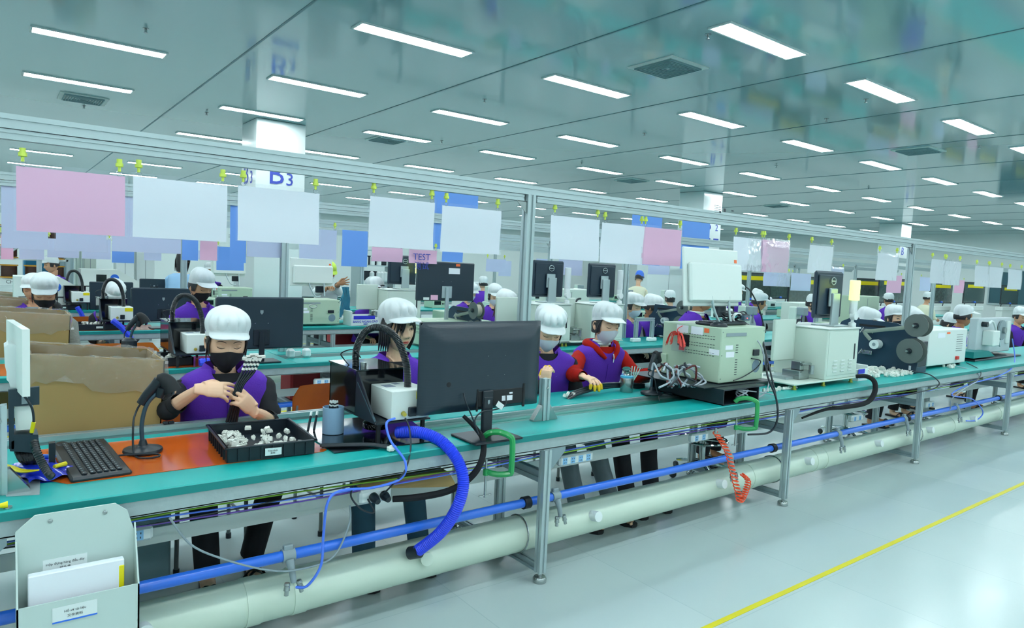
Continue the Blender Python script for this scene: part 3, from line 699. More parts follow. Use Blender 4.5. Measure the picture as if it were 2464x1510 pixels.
text('label_text', 'Khay nhựa', .009, INKD, lo, (0, -b_-.0015, .035), FR, .0002); text('label_text', '胶壳', .009, INKD, lo, (0, -b_-.0015, .024), FR, .0002)
# white connectors, a few real kinds of housing copied
CONN = mat('white_nylon', 'f0f2ea', .45)
def conn_mesh(kind):
    g = M()
    if kind == 0: g.box(-.014, .014, -.008, .008, 0, .012, .0015); g.box(-.012, .012, -.006, .006, .012, .018, .001); g.box(-.004, .004, .008, .011, .002, .014)
    elif kind == 1: g.box(-.01, .01, -.006, .006, 0, .02, .0015); g.box(-.003, .003, -.008, -.006, .004, .016); g.box(-.008, .008, -.004, .004, .02, .024, .001)
    else: g.box(-.02, .02, -.007, .007, 0, .01, .0015); [g.box(-.018+i*.009, -.012+i*.009, -.004, .004, .01, .016) for i in range(4)]
    return g
cm = [conn_mesh(k).obj('connector', CONN) for k in range(3)]
cfirst = [True]*3
def conn(pos, rz, label, group, tiltx=0, s=1, mt=None):
    k = R.randrange(3)
    if cfirst[k]: o = cm[k]; cfirst[k] = False
    else: o = cm[k].copy(); C.objects.link(o)
    o.location = pos; o.rotation_euler = (tiltx, R.uniform(-.25, .25), rz); o.scale = (s,)*3
    return tag(o, label, 'connector', group)
rr = random.Random(5)
for i in range(120):
    u, v = rr.uniform(-.15, .15), rr.uniform(-.18, .17)
    if u > -.06 and v > -.1 and rr.random() < .7: continue
    x = .925+u*math.cos(-.07)-v*math.sin(-.07); y = 2.985+u*math.sin(-.07)+v*math.cos(-.07)
    conn((x, y, TZ+.010+rr.random()*.028), rr.uniform(0, 6.28), 'small white connector housing lying in the black tray', 'white connectors in the near tray', rr.uniform(-.7, .7))

# pencil cup, black plate, extractor, hoses ----------------------------------
cp = PZ(805, 1046, TZ)
t = thing('cable_cup', 'light blue-grey cylinder cup full of black and white leads', 'cup', (cp.x+.0, cp.y+.02, TZ+.007))
M().lathe([(.048, 0), (.05, .002), (.05, .125), (.047, .126), (.045, .12), (.045, .006), (0.001, .006)], n=32).obj('cup_body', mat('blue_grey_plastic', '8eb4d4', .35, coat=.3), t)
lead0 = None
for i in range(16):
    a = i*2.4; r_ = .034*math.sqrt((i+.5)/16)
    if lead0 is None:
        g = M(); g.tube([(0, 0, 0), (0, 0, .145)], .0035, 8); g.mt(1); g.cyl((0, 0, .122), (0, 0, .129), .0042, n=8); g.cyl((0, 0, .137), (0, 0, .147), .0042, n=8); lead0 = g.obj('short_lead', [BLK, WHITE]); o = lead0
    else: o = lead0.copy(); C.objects.link(o)
    o.location = (cp.x+r_*math.cos(a), cp.y+.02+r_*math.sin(a), TZ+.015); o.rotation_euler = (.1*math.sin(a), -.1*math.cos(a), 0)
    tag(o, 'short black lead with white ends standing in the blue-grey cup', 'lead', 'leads in the blue-grey cup')
o = tag(M().prism([(x, y, TZ+.0008) for x, y in ((1.16, 2.73), (1.66, 2.70), (1.78, 3.3), (1.17, 3.3))], (0, 0, .005)).obj('acrylic_sheet', BLKG, smooth=False), 'glossy dark sheet on the worktop under the extractor and cup', 'sheet')
for k, (p, q) in enumerate((((1.10, 2.90), (1.24, 2.84)), ((1.12, 2.87), (1.27, 2.80)))):
    t = thing('wire_bundle', 'black wire bundle with white tips on the dark sheet, %s one' % ('rear', 'front')[k], 'wire bundle', (0, 0, 0))
    pts = [(1.14, 2.84-.02*k, TZ+.014), (1.25, 2.79-.02*k, TZ+.016), (1.33, 2.74-.02*k, TZ+.018), (1.40-.02*k, 2.68-.015*k, TZ+.014)]
    M().tube(pts, .0075, 8, 6).obj('lead', BLK, t)
    e = V(pts[-1]); g = M().box(e.x-.007, e.x+.016, e.y-.028, e.y-.002, e.z-.010, e.z+.008, .002); g.box(e.x+.0, e.x+.012, e.y-.036, e.y-.028, e.z-.006, e.z+.004); g.obj('plug_housing', CONN, t)
for k in range(2):
    t = thing('capped_lead', 'black lead with striped white tip leaning on the rail, %s of two by the cup' % ('left', 'right')[k], 'lead', (1.19+.03*k, 3.12, TZ+.01))
    g = M().tube([(0, 0, 0), (.035, .06, .055)], .006, 8); g.obj('lead', BLK, t); M().tube([(.035, .06, .055), (.045, .077, .07)], .0065, 8).obj('tip', WHITE, t)
def extractor(x, y, label, s=1):
    """black fume cabinet with a white blower box in front and a corrugated arch hose"""
    t = thing('fume_extractor', label, 'fume extractor', (x, y, TZ+.006))
    g = M()
    W_, D_, z0, z1 = .25, .22, .10, .30
    g.box(0, W_, D_*.3, D_*.3+.006, z0+.0, z1); g.box(0, .006, 0+.06, D_+.16, z0, z1); g.box(0, W_, D_+.15, D_+.16, z0, z1)
    g.box(-.006, W_+.006, .05, D_+.17, z1, z1+.008, .002); g.obj('black_cabinet', BLKG, t)
    g = M().box(-.0, W_+.03, -.16, D_+.16, z0-.012, z0-.004); g.prism([(-.004, -.16, z0-.01), (-.004, .06, z0-.01), (-.004, .06, z1), (-.004, .04, z1)], (.008, 0, 0)) ; g.obj('shelf', BLK, t, smooth=False)
    g = M().tube([(.0, -.15, z0), (.0, .04, z0+.15)], .006, 6); g.obj('edge_strip', mat('grey_edge', '33505c', .4), t)
    for a_ in (.02, W_):
        for b_ in (-.14, D_+.1): M().box(a_-.008, a_+.008, b_-.008, b_+.008, 0, z0-.012).obj('leg', BLK2, t)
    g = M().box(.075, .275, -.16, .06, z0, z0+.135, .003); g.obj('white_blower_box', WPAINT, t)
    M().box(.2, .272, -.1625, -.1605, z0+.092, z0+.128).obj('yellow_label', YEL, t, smooth=False)
    g = M().box(.10, .15, -.05, .01, z0+.1352, z0+.1362); g.box(.17, .2, .0, .04, z0+.1352, z0+.1362); g.obj('grey_sticker', mat('grey_sticker', '8c98ac', .5), t, smooth=False)
    g = M().box(.158, .198, -.178, -.16, z0+.015, z0+.058, .003); g.obj('power_inlet', BLK, t)
    g = M().lathe([(.01, 0), (.012, .006), (.009, .012), (.009, .03)], (.135, -.16, z0+.03), (-.25, -1, .0), 12); g.obj('brass_fitting', mat('brass', 'c8b850', .3, .7), t)
    hose([(.045, .17, z1+.0), (.045, .17, z1+.09), (.07, .13, z1+.18), (.12, .07, z1+.205), (.17, .0, z1+.16), (.197, -.055, z1+.05), (.20, -.075, z0+.13)], .0185, .0075, 14).obj('corrugated_hose', mat('black_hose', '10191f', .3, coat=.2), t)
    M().lathe([(.016, 0), (.016, .02), (.01, .022)], (.075, .15, z1+.008), n=12).obj('knob', STEEL, t)
    M().tube([(.03, .2, z1), (.0, .22, z1+.04), (-.02, .2, z1+.07), (.02, .16, z1+.09), (.06, .15, z1+.05)], .003, 6, 6).obj('thin_lead', BLK, t)
    M().lathe([(.055, .0), (.06, .01), (.06, .03), (.05, .034)], (.1, .05, .02), n=20).obj('fan_housing', BLKG, t)
    return t
extractor(1.37, 2.925, 'black fume extractor with white blower box and arched hose, left of the large monitor')
b0 = V((1.55, 2.75, .855))
t = thing('exhaust_hose', 'thick blue corrugated hose curling from the extractor down into the cream duct', 'hose', (0, 0, 0))
a = PY(985, 1045, 2.74)
P_ = [PY(955, 1040, 2.80), PY(1010, 1040, 2.70), PY(1060, 1060, 2.62), PY(1100, 1105, 2.54), PY(1115, 1160, 2.50), PY(1100, 1220, 2.50), PY(1060, 1280, 2.56), PY(1000, 1328, 2.66)]
hose(P_, .028, .009, 18).obj('hose_body', BLUEH, t)
M().cyl(P_[-1]-V((-.01, .02, -.01)), P_[-1]+V((-.012, .03, -.012)), .03).obj('hose_cuff', BLK, t)
cable('light blue air tube looping down from the blower box to the nearest air tap', [PY(950, 1006, 2.72), PY(930, 1018, 2.70), PY(940, 1060, 2.66), PY(975, 1110, 2.56), PY(965, 1150, 2.56), PY(900, 1172, 2.56), PY(820, 1180, 2.56), PY(788, 1210, 2.55), PY(778, 1290, 2.58), PY(772, 1360, 2.58), PY(740, 1408, 2.60), PY(712, 1412, 2.63)], .0055, BLUET, 'air_tube', 'tube')
cable('thin black power cord dropping from the blower box', [PY(975, 1005, 2.73), PY(985, 1030, 2.70), PY(988, 1080, 2.62), PY(975, 1130, 2.555), PY(950, 1160, 2.57), PY(920, 1190, 2.62)], .004, BLK, 'cable', 'cable')
cable('thick black fabric cable sleeve hanging down from the large monitor', [PY(1115, 1000, 2.70), PY(1145, 1030, 2.66), PY(1163, 1062, 2.58), PY(1158, 1110, 2.55), PY(1130, 1150, 2.57), PY(1080, 1180, 2.6), PY(1010, 1195, 2.64), PY(945, 1200, 2.68)], [.009, .012, .014, .015, .016, .016, .016, .014], mat('black_fabric', '0c1016', .85), 'cable_sleeve', 'cable sleeve')
cable('grey cord slung below the worktop at lower left', [PY(408, 1245, 2.60), PY(460, 1310, 2.60), PY(540, 1345, 2.61), PY(640, 1370, 2.62), PY(715, 1370, 2.63), PY(800, 1340, 2.64), PY(840, 1260, 2.66), PY(842, 1215, 2.68)], .004, GREY)
cable('black looped cords hanging from the white strip with two plugs', [PY(885, 1200, 2.63), PY(900, 1232, 2.62), PY(870, 1225, 2.62), PY(845, 1195, 2.64), PY(850, 1170, 2.66)], .004, BLK)
o = tag(M().prism([PY(868, 1160, 2.72), PY(1080, 1135, 2.72), PY(1100, 1170, 2.72), PY(868, 1176, 2.72)], (0, .3, .01)).obj('cardboard_sheet', CARD, smooth=False), 'flat cardboard sheet tucked under the worktop below the extractor', 'cardboard')

# monitors -------------------------------------------------------------------
def flat_monitor(x, y, w_, h_, zb, label, rz=0, sticker=True, arm=False, dims=(.055,)):
    t = thing('monitor', label, 'monitor', (x, y, TZ+.001), rz)
    z0 = zb-TZ; z1 = z0+h_; W2 = w_/2; MB = mat('monitor_back', '1c2c38', .35, stripes=('Z', 60, .06))
    def back(u, v):
        X = -W2+w_*u; Z = z0+h_*v; e = min(u, 1-u, (1-v)*.7, v*1.2+.02); return (X, .0-.045*min(1, e*7)**.6, Z)
    g = M().grid(back, 40, 28); g.mt(0).box(-W2, W2, 0, .012, z0, z1, .003); g.obj('shell', MB, t, ang=60)
    M().box(-W2+.008, W2-.008, .012, .0135, z0+.012, z1-.008).obj('screen', mat('screen_glass', '080c10', .1, coat=.5), t, smooth=False)
    nb = h_*.23
    g = M().box(-.05, .22, -.0475, -.042, z0+.02, z0+nb, .004); g.box(-.06, -.05, -.049, -.04, z0+.0, z0+nb+.01, .002); g.box(.22, .235, -.05, -.04, z0-.0, z0+nb+.02, .003); g.obj('port_bay', BLK2, t)
    st = M().box(-.03, .03, -.062, -.047, z0+.035, z0+.10, .004); st.box(-.028, .028, -.064, -.04, .008, z0+.07, .004); st.obj('stand_column', BLK, t)
    M().grid(lambda u, v: ((-.14+.28*u), -.17+.22*v, .010), 2, 2).box(-.14, .14, -.17, .05, 0, .011, .0045).obj('stand_base', BLK, t)
    g = M().box(.09, .155, -.0485, -.0474, z0+.04, z0+.065); g.box(.135, .155, -.0485, -.0474, z0+.072, z0+.08); g.obj('rating_label', PAPER, t, smooth=False)
    g = M(); [g.lathe([(.002, 0), (.002, .0015)], (dx, -.046, z0+h_*dz), (0, -1, 0), 8) for dx in (.0, .1) for dz in (.40, .62)]; g.obj('mount_screw', STEEL, t)
    M().lathe([(.012, 0), (.012, .001), (.009, .0015)], (-.22, -.0455, z0+h_*.33), (0, -1, 0), 20).obj('lock_button', BLK2, t)
    s = M().prism([(-.006, -.0645, z0+.055), (.006, -.0645, z0+.055), (.006, -.0645, z0+.04), (0, -.0645, z0+.033), (-.006, -.0645, z0+.04)], (0, -.0008, 0)); s.obj('shield_emblem', GREY, t, smooth=False)
    return t
mx = .5*(1.55+2.262)
flat_monitor(mx, 2.715, .712, .43, .915, 'large black monitor seen from behind, in front of the second seated woman')
cable('black signal cable hanging from the large monitor', [PY(1115, 945, 2.66), PY(1122, 970, 2.64), PY(1135, 1000, 2.64), PY(1150, 1040, 2.62), PY(1160, 1060, 2.6)], .0035, BLK)
cable('thin black cable with white tag curling under the large monitor', [PY(1218, 950, 2.66), PY(1215, 975, 2.645), PY(1190, 985, 2.64), PY(1160, 990, 2.64), PY(1143, 1010, 2.64), PY(1150, 1045, 2.62)], .0035, BLK)
o = tag(M().box(-.022, .022, -.001, .001, -.014, .014, .0008).obj('paper_tag', WHITE, loc=PY(1203, 975, 2.63), rot=(0, .6, 0)), 'white tag on the cable behind the large monitor', 'tag')

# green clamps ---------------------------------------------------------------
def g_clamp(px, py, Y, s, label):
    q = PY(px, py, Y); t = thing('screw_clamp', label, 'clamp', (q.x, Y, TZ), group='green clamps on the worktop edge'); t.scale = (s,)*3
    GC = mat('green_clamp_enamel', '1f9a52', .35, coat=.3)
    P = [(-.0, 0, .03), (.0, .0, .035), (.045, 0, .035), (.062, 0, .015), (.062, 0, -.14), (.048, 0, -.158), (.0, 0, -.15), (-.012, 0, -.15)]
    g = M().tube([(-.045, .06, .012), (-.03, .04, .035), (.0, .0, .045), (.035, -.04, .03), (.045, -.05, 0), (.045, -.05, -.13), (.04, -.045, -.15), (.0, .0, -.16), (-.03, .04, -.155)], [.012]*9, 8, 3, sx=1.2); g.obj('clamp_frame', GC, t)
    M().lathe([(.014, -.03), (.014, .0)], (-.035, .045, -.14), n=12).obj('threaded_boss', GC, t)
    g = M().cyl((-.035, .045, -.28), (-.035, .045, -.075), .006, n=10); g.cyl((-.07, .045, -.27), (.0, .045, -.27), .003, n=8); g.obj('clamp_screw', STEEL, t)
    return t
g_clamp(1200, 1060, 2.57, 1, 'green screw clamp gripping the worktop edge by the large monitor stand'); g_clamp(1795, 1000, 2.57, 1, 'green screw clamp on the worktop edge below the pale green tester')

# jar, probes, harness, second scanner ---------------------------------------
jp = PZ(1507, 942, TZ)
t = thing('steel_jar', 'polished steel dispenser jar with light blue ring beside the worker in red', 'jar', (jp.x, jp.y, TZ))
M().lathe([(.044, 0), (.046, .003), (.046, .095), (.044, .1)], n=28).obj('jar_body', STEEL, t); M().lathe([(.044, .1), (.047, .102), (.047, .112), (.03, .118)], n=28).obj('blue_ring', mat('sky_blue_plastic', '48b4dc', .35), t)
M().lathe([(.03, .118), (.026, .125), (.022, .13), (.024, .145), (.02, .15)], n=24).obj('neck', STEEL, t); M().lathe([(.026, 0), (.03, .004), (.028, .008), (.01, .012)], (-.01, 0, .158), (-.3, -.2, 1), 20).obj('lid', mat('dark_green_lid', '1d5c58', .25), t)
for k in range(7):
    t2 = M().tube([(0, 0, 0), (.004, 0, .06), (.0, 0, .12)], .0032, 6); o = t2.obj('cotton_swab', mat('mint_swab', 'b8e0d4', .5), loc=(jp.x+.035+.004*k, jp.y+.0, TZ+.06), rot=(.15*(k % 3-1), .25+.05*k, 0))
    tag(o, 'pale mint swab stick leaning out of the steel jar', 'swab', 'swabs at the steel jar')
scanner(3.60, 3.10, .3, 'black barcode scanner on its neck stand, right of the steel jar', .22, .02)
RIB = mat('grey_ribbon_cable', 'a8b2bc', .5); 
for k in range(14):
    x0 = PY(1588+6*k, 915, 2.86); rr = random.Random(k+40)
    pts = [x0+V((rr.uniform(-.08, .03), rr.uniform(-.06, .06), .06+rr.uniform(0, .05))), x0+V((rr.uniform(-.04, .05), rr.uniform(-.05, .05), .10+rr.uniform(-.02, .02))), x0+V((rr.uniform(-.05, .06), rr.uniform(-.06, .02), .04)), x0+V((rr.uniform(-.06, .06), rr.uniform(-.08, 0), .0)), x0+V((rr.uniform(-.08, .08), -.06, -.03))]
    cable('grey or dark ribbon cable in the tangle beside the second scanner', pts, .0065, (RIB, RIB, BLK, mat('maroon_cable', '5c1c1c', .5))[k % 4], 'ribbon_cable', 'ribbon cable', 5, 'ribbon cable tangle left of the pale green tester')
for k in range(3):
    cable('black cable bundle lying across the worktop to the red worker\'s hand, strand %s' % ('behind', 'middle', 'front')[k], [PY(1365, 950+6*k, 3.28-.03*k), PY(1392, 938+5*k, 3.28-.03*k), PY(1440, 925+5*k, 3.28), PY(1490, 922+4*k, 3.30), PY(1550, 925+4*k, 3.30)], .009, BLK, 'cable_bundle', 'cable')
for k, (px, py) in enumerate(((1360, 955), (1366, 950), (1380, 952))):
    conn(PY(px, py, 3.25)+V((0, 0, .0)), .6*k, 'cream plug at the end of the cable bundle, %s' % ('left', 'middle', 'right')[k], None, s=1.2)

# pale green tester with riser, white screen, keyboard, mouse ----------------
def tester(x, y, w_, d_, h_, label, z=TZ+.115, riser=True):
    t = thing('bench_tester', label, 'test instrument', (x, y, z))
    M().box(0, w_, 0, d_, 0, h_, .006).obj('case', GREENEN, t)
    g = M()
    for r_ in range(13):
        zz = h_*(.13+.045*r_); g.box(w_*.33, w_*.38, -.0015, .001, zz, zz+.005) if r_ not in (7, 8) else None
    for r_ in range(9):
        zz = h_*(.42+.05*r_)
        for c_ in range(12): g.box(-.0015, .001, d_*(.1+.045*c_), d_*(.13+.045*c_), zz, zz+.0035) if (r_ % 3) else None
    g.obj('vent_slots', INKD, t, smooth=False)
    g = M().box(w_*.1, w_*.26, -.0015, .0005, h_*.6, h_*.68); g.box(-.0015, .0005, d_*.02, d_*.18, h_*.5, h_*.6); g.box(-.0015, .0005, d_*.3, d_*.5, h_*.82, h_*.97); g.box(-.0015, .0005, d_*.55, d_*.75, h_*.82, h_*.97); g.box(w_*.12, w_*.3, -.0015, .0005, h_*.46, h_*.56); g.obj('paper_label', PAPER, t, smooth=False)
    M().box(-.0025, -.0008, d_*.2, d_*.28, h_*.88, h_*.96).obj('orange_label', mat('orange_label', 'f4703c', .5), t, smooth=False)
    M().box(-.0025, -.0008, d_*.52, d_*.72, h_*.58, h_*.8).obj('black_plate', BLK2, t, smooth=False)
    g = M().box(w_*.1, w_*.55, -.004, 0, h_*.84, h_*.9, .001); g.obj('port_row', GREY, t)
    M().lathe([(.045, 0), (.045, .002)], (w_*.82, -.002, h_*.26), (0, 1, 0), 24).obj('fan_grille', mat('fan_grille', '7890a0', .5, bump=.4, bscale=300), t)
    g = M().box(w_*.72, w_*.86, -.012, 0, h_*.46, h_*.58, .004); g.obj('power_socket', BLK, t)
    M().box(-.02, 0, d_*.88, d_*.98, h_*.1, h_*.38, .002).obj('side_button_block', GREENEN, t)
    g = M(); [g.lathe([(.004, 0), (.004, .002)], (a, -.002, b), (0, 1, 0), 8) for a in (.015, w_-.02) for b in (.03, h_*.5, h_-.03)]; g.obj('screw', STEEL, t)
    return t
tx, ty = 3.86, 2.75
tester(tx, ty, .51, .50, .375, 'big pale green tester with vents, standing on a black riser')
t = thing('riser', 'open black riser box under the pale green tester', 'riser', (3.74, 2.62, TZ+.001))
g = M().box(0, .47, 0, .6, .095, .103); g.box(0, .008, 0, .6, 0, .095); g.box(.39, .398, 0, .6, 0, .095); g.box(0, .4, .58, .59, 0, .095); g.box(0, .4, 0, .6, 0, .006); g.obj('board', BLK, t, smooth=False)
M().box(-.1, .7, .08, .75, .103, .108).obj('top_board', BLK, t, smooth=False)
tag(M().tube([V((4.0, 2.66, TZ+.03))+V((.05*math.cos(a*.6), .03*math.sin(a*.6), .02+.03*math.sin(a*.37))) for a in range(40)]+[(4.2, 2.64, TZ+.05), (4.35, 2.63, TZ+.02)], .0045, 6, 2).obj('coiled_cable', RIB), 'grey cable coiled in the black riser', 'cable')
for k, (mt, r_, off) in enumerate(((BLK, .007, 0), (RIB, .005, -.03), (BLK, .006, .03))):
    cable('%s cable falling past the right side of the pale green tester' % ('thick black', 'grey', 'second black')[k], [PY(1790, 775, 3.0), PY(1825, 800, 2.8), PY(1843, 850, 2.72), PY(1846+off*300, 900, 2.64), PY(1868, 960, 2.58), PY(1870, 1010, 2.555), PY(1850, 1040, 2.58), PY(1800, 1045, 2.62)] if k != 1 else [PY(1790, 780, 2.9), PY(1830, 830, 2.72), PY(1842, 880, 2.7), PY(1850, 920, 2.68), PY(1835, 950, 2.66), PY(1800, 962, 2.66)], r_, mt)
cable('black power cord from the tester socket drooping to the left', [PY(1808, 862, 2.74), PY(1830, 868, 2.73), PY(1820, 885, 2.72), PY(1790, 905, 2.73), PY(1765, 915, 2.73)], .004, BLK, 'cable', 'cable')
def white_screen(x, y, z, w_, h_, label, tilt=.12):
    t = thing('white_monitor', label, 'monitor', (x, y, z), rot=(0, 0, 0))
    A = V((0, 0, .13))
    def q(o, r=0): o.rotation_euler = (r-tilt, 0, 0); o.location = A; return o
    g = M().box(-w_/2, w_/2, 0, .02, 0, h_, .006); q(g.obj('front_shell', WPAINT, t))
    g = M().box(-w_/2+.03, w_/2-.0, -.035, 0, .03, h_*.74, .012); q(g.obj('back_shell', WPAINT, t))
    g = M()
    for k in range(5): g.box(w_*.08, w_*.2, -.0015, 0, h_*.80+k*.012, h_*.80+k*.012+.003)
    g.box(w_*.17, w_*.2, -.0015, 0, h_*.80, h_*.83); g.box(w_*.25, w_*.29, -.0015, 0, h_*.83, h_*.89); g.box(w_*.40, w_*.44, -.0015, 0, h_*.86, h_*.88); q(g.obj('printed_marks', INKD, t, smooth=False))
    q(text('maker_text', 'snap', .022, mat('grey_print', 'aab8b8', .6), t, (0, 0, 0), FR), math.pi/2)
    t.children[-1].location = A+V((-.04, .06*tilt*10*.3-.006, h_*.83))
    q(M().box(w_*.42, w_*.47, -.0018, 0, h_*.77, h_*.83).obj('orange_label', mat('orange_label', 'f4703c', .5), t, smooth=False))
    g = M().tube([(-.05, -.02, .2), (-.02, -.03, .1), (.03, -.05, .01), (.1, -.05, .006)], .009, 8, 4); g.tube([(.15, -.02, .2), (.15, -.03, .1), (.15, -.05, .01)], .009, 8, 4); g.obj('tube_stand', ALU, t)
    g = M().box(.06, .16, .0, .04, .05, .13, .006); g.obj('cable_cover', BLK, t)
    return t
white_screen(3.99, 2.93, TZ+.115+.377, .61, .40, 'large white-backed screen on a tube stand, on top of the pale green tester', .10)
kb_z = TZ+.115+.378
t = thing('keyboard', 'black keyboard lying on top of the pale green tester', 'keyboard', (4.1, 2.93, kb_z)); M().box(-.21, .21, -.07, .07, 0, .02, .008).obj('case', BLK, t)
k2 = M(); [k2.box(-.2+c_*.025, -.179+c_*.025, -.06+r_*.022, -.042+r_*.022, .02, .026, .002) for r_ in range(5) for c_ in range(16)]; k2.obj('keys', mat('key_cap', '1c2830', .45), t)
mo = thing('computer_mouse', 'black mouse on the front left of the pale green tester', 'mouse', (3.92, 2.82, kb_z), .9); M().grid(lambda u, v: (.035*math.cos(2*math.pi*u)*math.sin(math.pi*.5*v+.001), .06*math.sin(2*math.pi*u)*math.sin(math.pi*.5*v+.001), .032*math.cos(math.pi*.5*v)), 20, 8, True).obj('shell', BLK, mo); M().box(-.003, .003, .02, .04, .026, .032, .002).obj('scroll_wheel', GREY, mo)
t = thing('cable_coil', 'white cable coil with grey adapter under the white screen', 'cable coil', (4.24, 2.90, kb_z+.045))
M().tube([((.05+.004*(a % 3))*math.cos(a*.7), .01*math.sin(a), .035*math.sin(a*.7)) for a in range(36)], .005, 6, 2).obj('coil', WHITE, t); M().box(.03, .1, -.04, -.01, -.015, .02, .004).obj('adapter', mat('slate_adapter', '4c6478', .4), t); M().ball((.06, -.042, .003), .004, 8).obj('indicator', mat('red_indicator', 'ff5050', .4, emit=3), t)
t = thing('cable_coil', 'black cable tangle beside the white coil on the tester', 'cable coil', (4.17, 2.95, kb_z+.05))
rr = random.Random(9); M().tube([(rr.uniform(-.1, .22), rr.uniform(-.06, .06), rr.uniform(-.03, .05)) for a in range(22)], .006, 6, 6).obj('tangle', BLK, t)
cable('black cable with a yellow band rising right of the white screen', [PY(1842, 800, 2.9), PY(1832, 760, 2.9), PY(1822, 730, 2.9), PY(1806, 700, 2.92), PY(1795, 690, 2.95)], .005, BLK)
# red tassel on the tester's left side
t = thing('red_tag_bundle', 'bunch of red plastic tags hanging on the left face of the pale green tester', 'tag bundle', (3.845, 3.09, 1.19))
rr = random.Random(11); REDT = mat('coral_red_tag', 'ff5a50', .45)
g = M()
for k in range(22):
    a = rr.uniform(0, 6.28); g.tube([(-.005, 0, 0), (-.03, .05*math.cos(a), .02*math.sin(a)+.01), (-.035, .085*math.cos(a), -.05-.03*rr.random())], .006, 4, 4, sx=.35)
g.tube([(0, 0, 0), (-.01, .01, .04), (-.005, -.03, .07)], .003, 6, 4); g.obj('tags', REDT, t)
M().box(-.03, -.001, -.07, .04, -.11, -.04, .002).obj('clear_pocket', SLEEVE, t); M().box(-.02, -.01, -.06, -.02, -.10, -.03).obj('red_card', RED, t)
mr_ = PY(1856, 941, 2.62)
for k in range(9):
    q = PZ(1838+9*k, 944-1.2*k, TZ)
    conn((q.x, q.y, TZ+.001), R.uniform(0, 6), 'cream connector in the short row between the tester and the cream machine', 'connector row beside the riser', s=1.3)

# cream cutting machine with portrait monitor and signal lamp ----------------
def cream_machine(x, y, label, monlabel, lit=True, s=1, full=True, lamplabel='', group=None):
    z = TZ+.05
    t = thing('cutting_machine', label, 'machine', (x, y, z), group=group)
    M().box(0, .50, 0, .45, 0, .40, .006).obj('cabinet', CREAM, t)
    g = M().box(-.01, .51, -.01, .46, .4, .412, .003); g.obj('top_plate', WPAINT, t)
    M().box(-.45, .51, -.01, .46, -.012, 0, .003).obj('base_plate', CREAM, t)
    M().box(.02, .48, -.003, .001, .03, .38, .003).obj('door', CREAM, t)
    g = M().box(.425, .445, -.006, 0, .15, .28, .003); g.obj('door_handle', BLK, t.children[-1])
    g = M()
    for c_ in range(3):
        for r_ in range(4): g.prism([(.10+c_*.12, -.003, .055+r_*.028), (.155+c_*.12, -.003, .055+r_*.028), (.155+c_*.12, -.012, .06+r_*.028), (.10+c_*.12, -.012, .06+r_*.028)], (0, 0, .012))
    g.obj('louvre', WPAINT, t, smooth=False)
    for a_ in (-.4, .02, .46):
        for b_ in (.02, .42): M().lathe([(.018, -.049), (.018, -.04), (.012, -.04), (.012, -.012)], (a_, b_, 0), n=12).obj('brass_leg', mat('brass', 'c8b850', .3, .7), t)
    # side panel and mechanism
    M().box(-.30, -.0, .27, .30, .13, .46, .006).obj('side_panel', CREAM, t)
    g = M().box(-.2, -.05, .1, .25, 0, .07, .004); g.box(-.16, -.1, .12, .2, .07, .14, .004); g.cyl((-.18, .1, .12), (-.05, .1, .12), .012); g.cyl((-.12, .05, .05), (-.12, .05, .12), .02); g.obj('mechanism', STEEL, t)
    g = M().box(-.3, -.1, .15, .35, 0, .02); g.obj('mechanism_plate', ALU, t)
    g = M().tube([(.0, .32, .36), (.05, .3, .44), (.1, .3, .45)], .012, 8, 4); g.obj('black_handle', BLK, t)
    m_ = thing('portrait_monitor', monlabel, 'monitor', (x+.29, y+.16, z+.413), group=group and 'portrait monitors on cream machines')
    MB = mat('smooth_monitor_back', '1e3040', .3)
    g = M().box(-.20, .24, .02, .05, .06, .45, .02); g.box(-.17, .21, .008, .02, .09, .42, .01); g.obj('shell', MB, m_)
    g = M().box(-.02, .09, -.04, -.018, .0, .27, .004); g.box(-.03, .085, -.02, .002, .16, .31, .006); g.obj('stand_column', ALU, m_); M().box(-.09, .15, -.1, .1, 0, .012, .004).obj('stand_base', ALU, m_)
    g = M().tube([(.04+.035*math.cos(a*.2618), -.0015, .37+.03*math.sin(a*.2618)) for a in range(25)], .003, 6); g.box(.012, .068, -.0015, .001, .366, .374); g.obj('round_emblem', ALU, m_)
    q_ = thing('signal_lamp', lamplabel or 'white signal lamp post beside a portrait monitor', 'signal lamp', (x+.47, y+.05, z+.413), group=group and 'signal lamps on cream machines')
    g = M().lathe([(.03, 0), (.03, .03), (.012, .04), (.012, .10), (.03, .105), (.032, .14), (.03, .16)], n=16); g.cyl((0, -.03, .09), (0, .01, .09), .034, n=18); g.obj('post', WHITE, q_)
    if lit:
        M().lathe([(.04, .22), (.04, .38), (.034, .385)], n=20).obj('lit_lens', mat('lit_lime_lens', 'e6ff8c', .4, emit=1.6), q_); M().lathe([(.03, .16), (.03, .24)], n=16).obj('lens', WHITE, q_)
    else: M().lathe([(.032, .16), (.034, .17), (.034, .38), (.03, .385)], n=20).obj('lens', mat('frosted_lens', 'dfe8ec', .3), q_)
    return t
cream_machine(5.22, 2.74, 'cream metal cutting machine on brass feet with louvred door', 'black portrait monitor with round emblem on the cream machine', lamplabel='signal lamp with lit yellow-green lens on the cream machine')

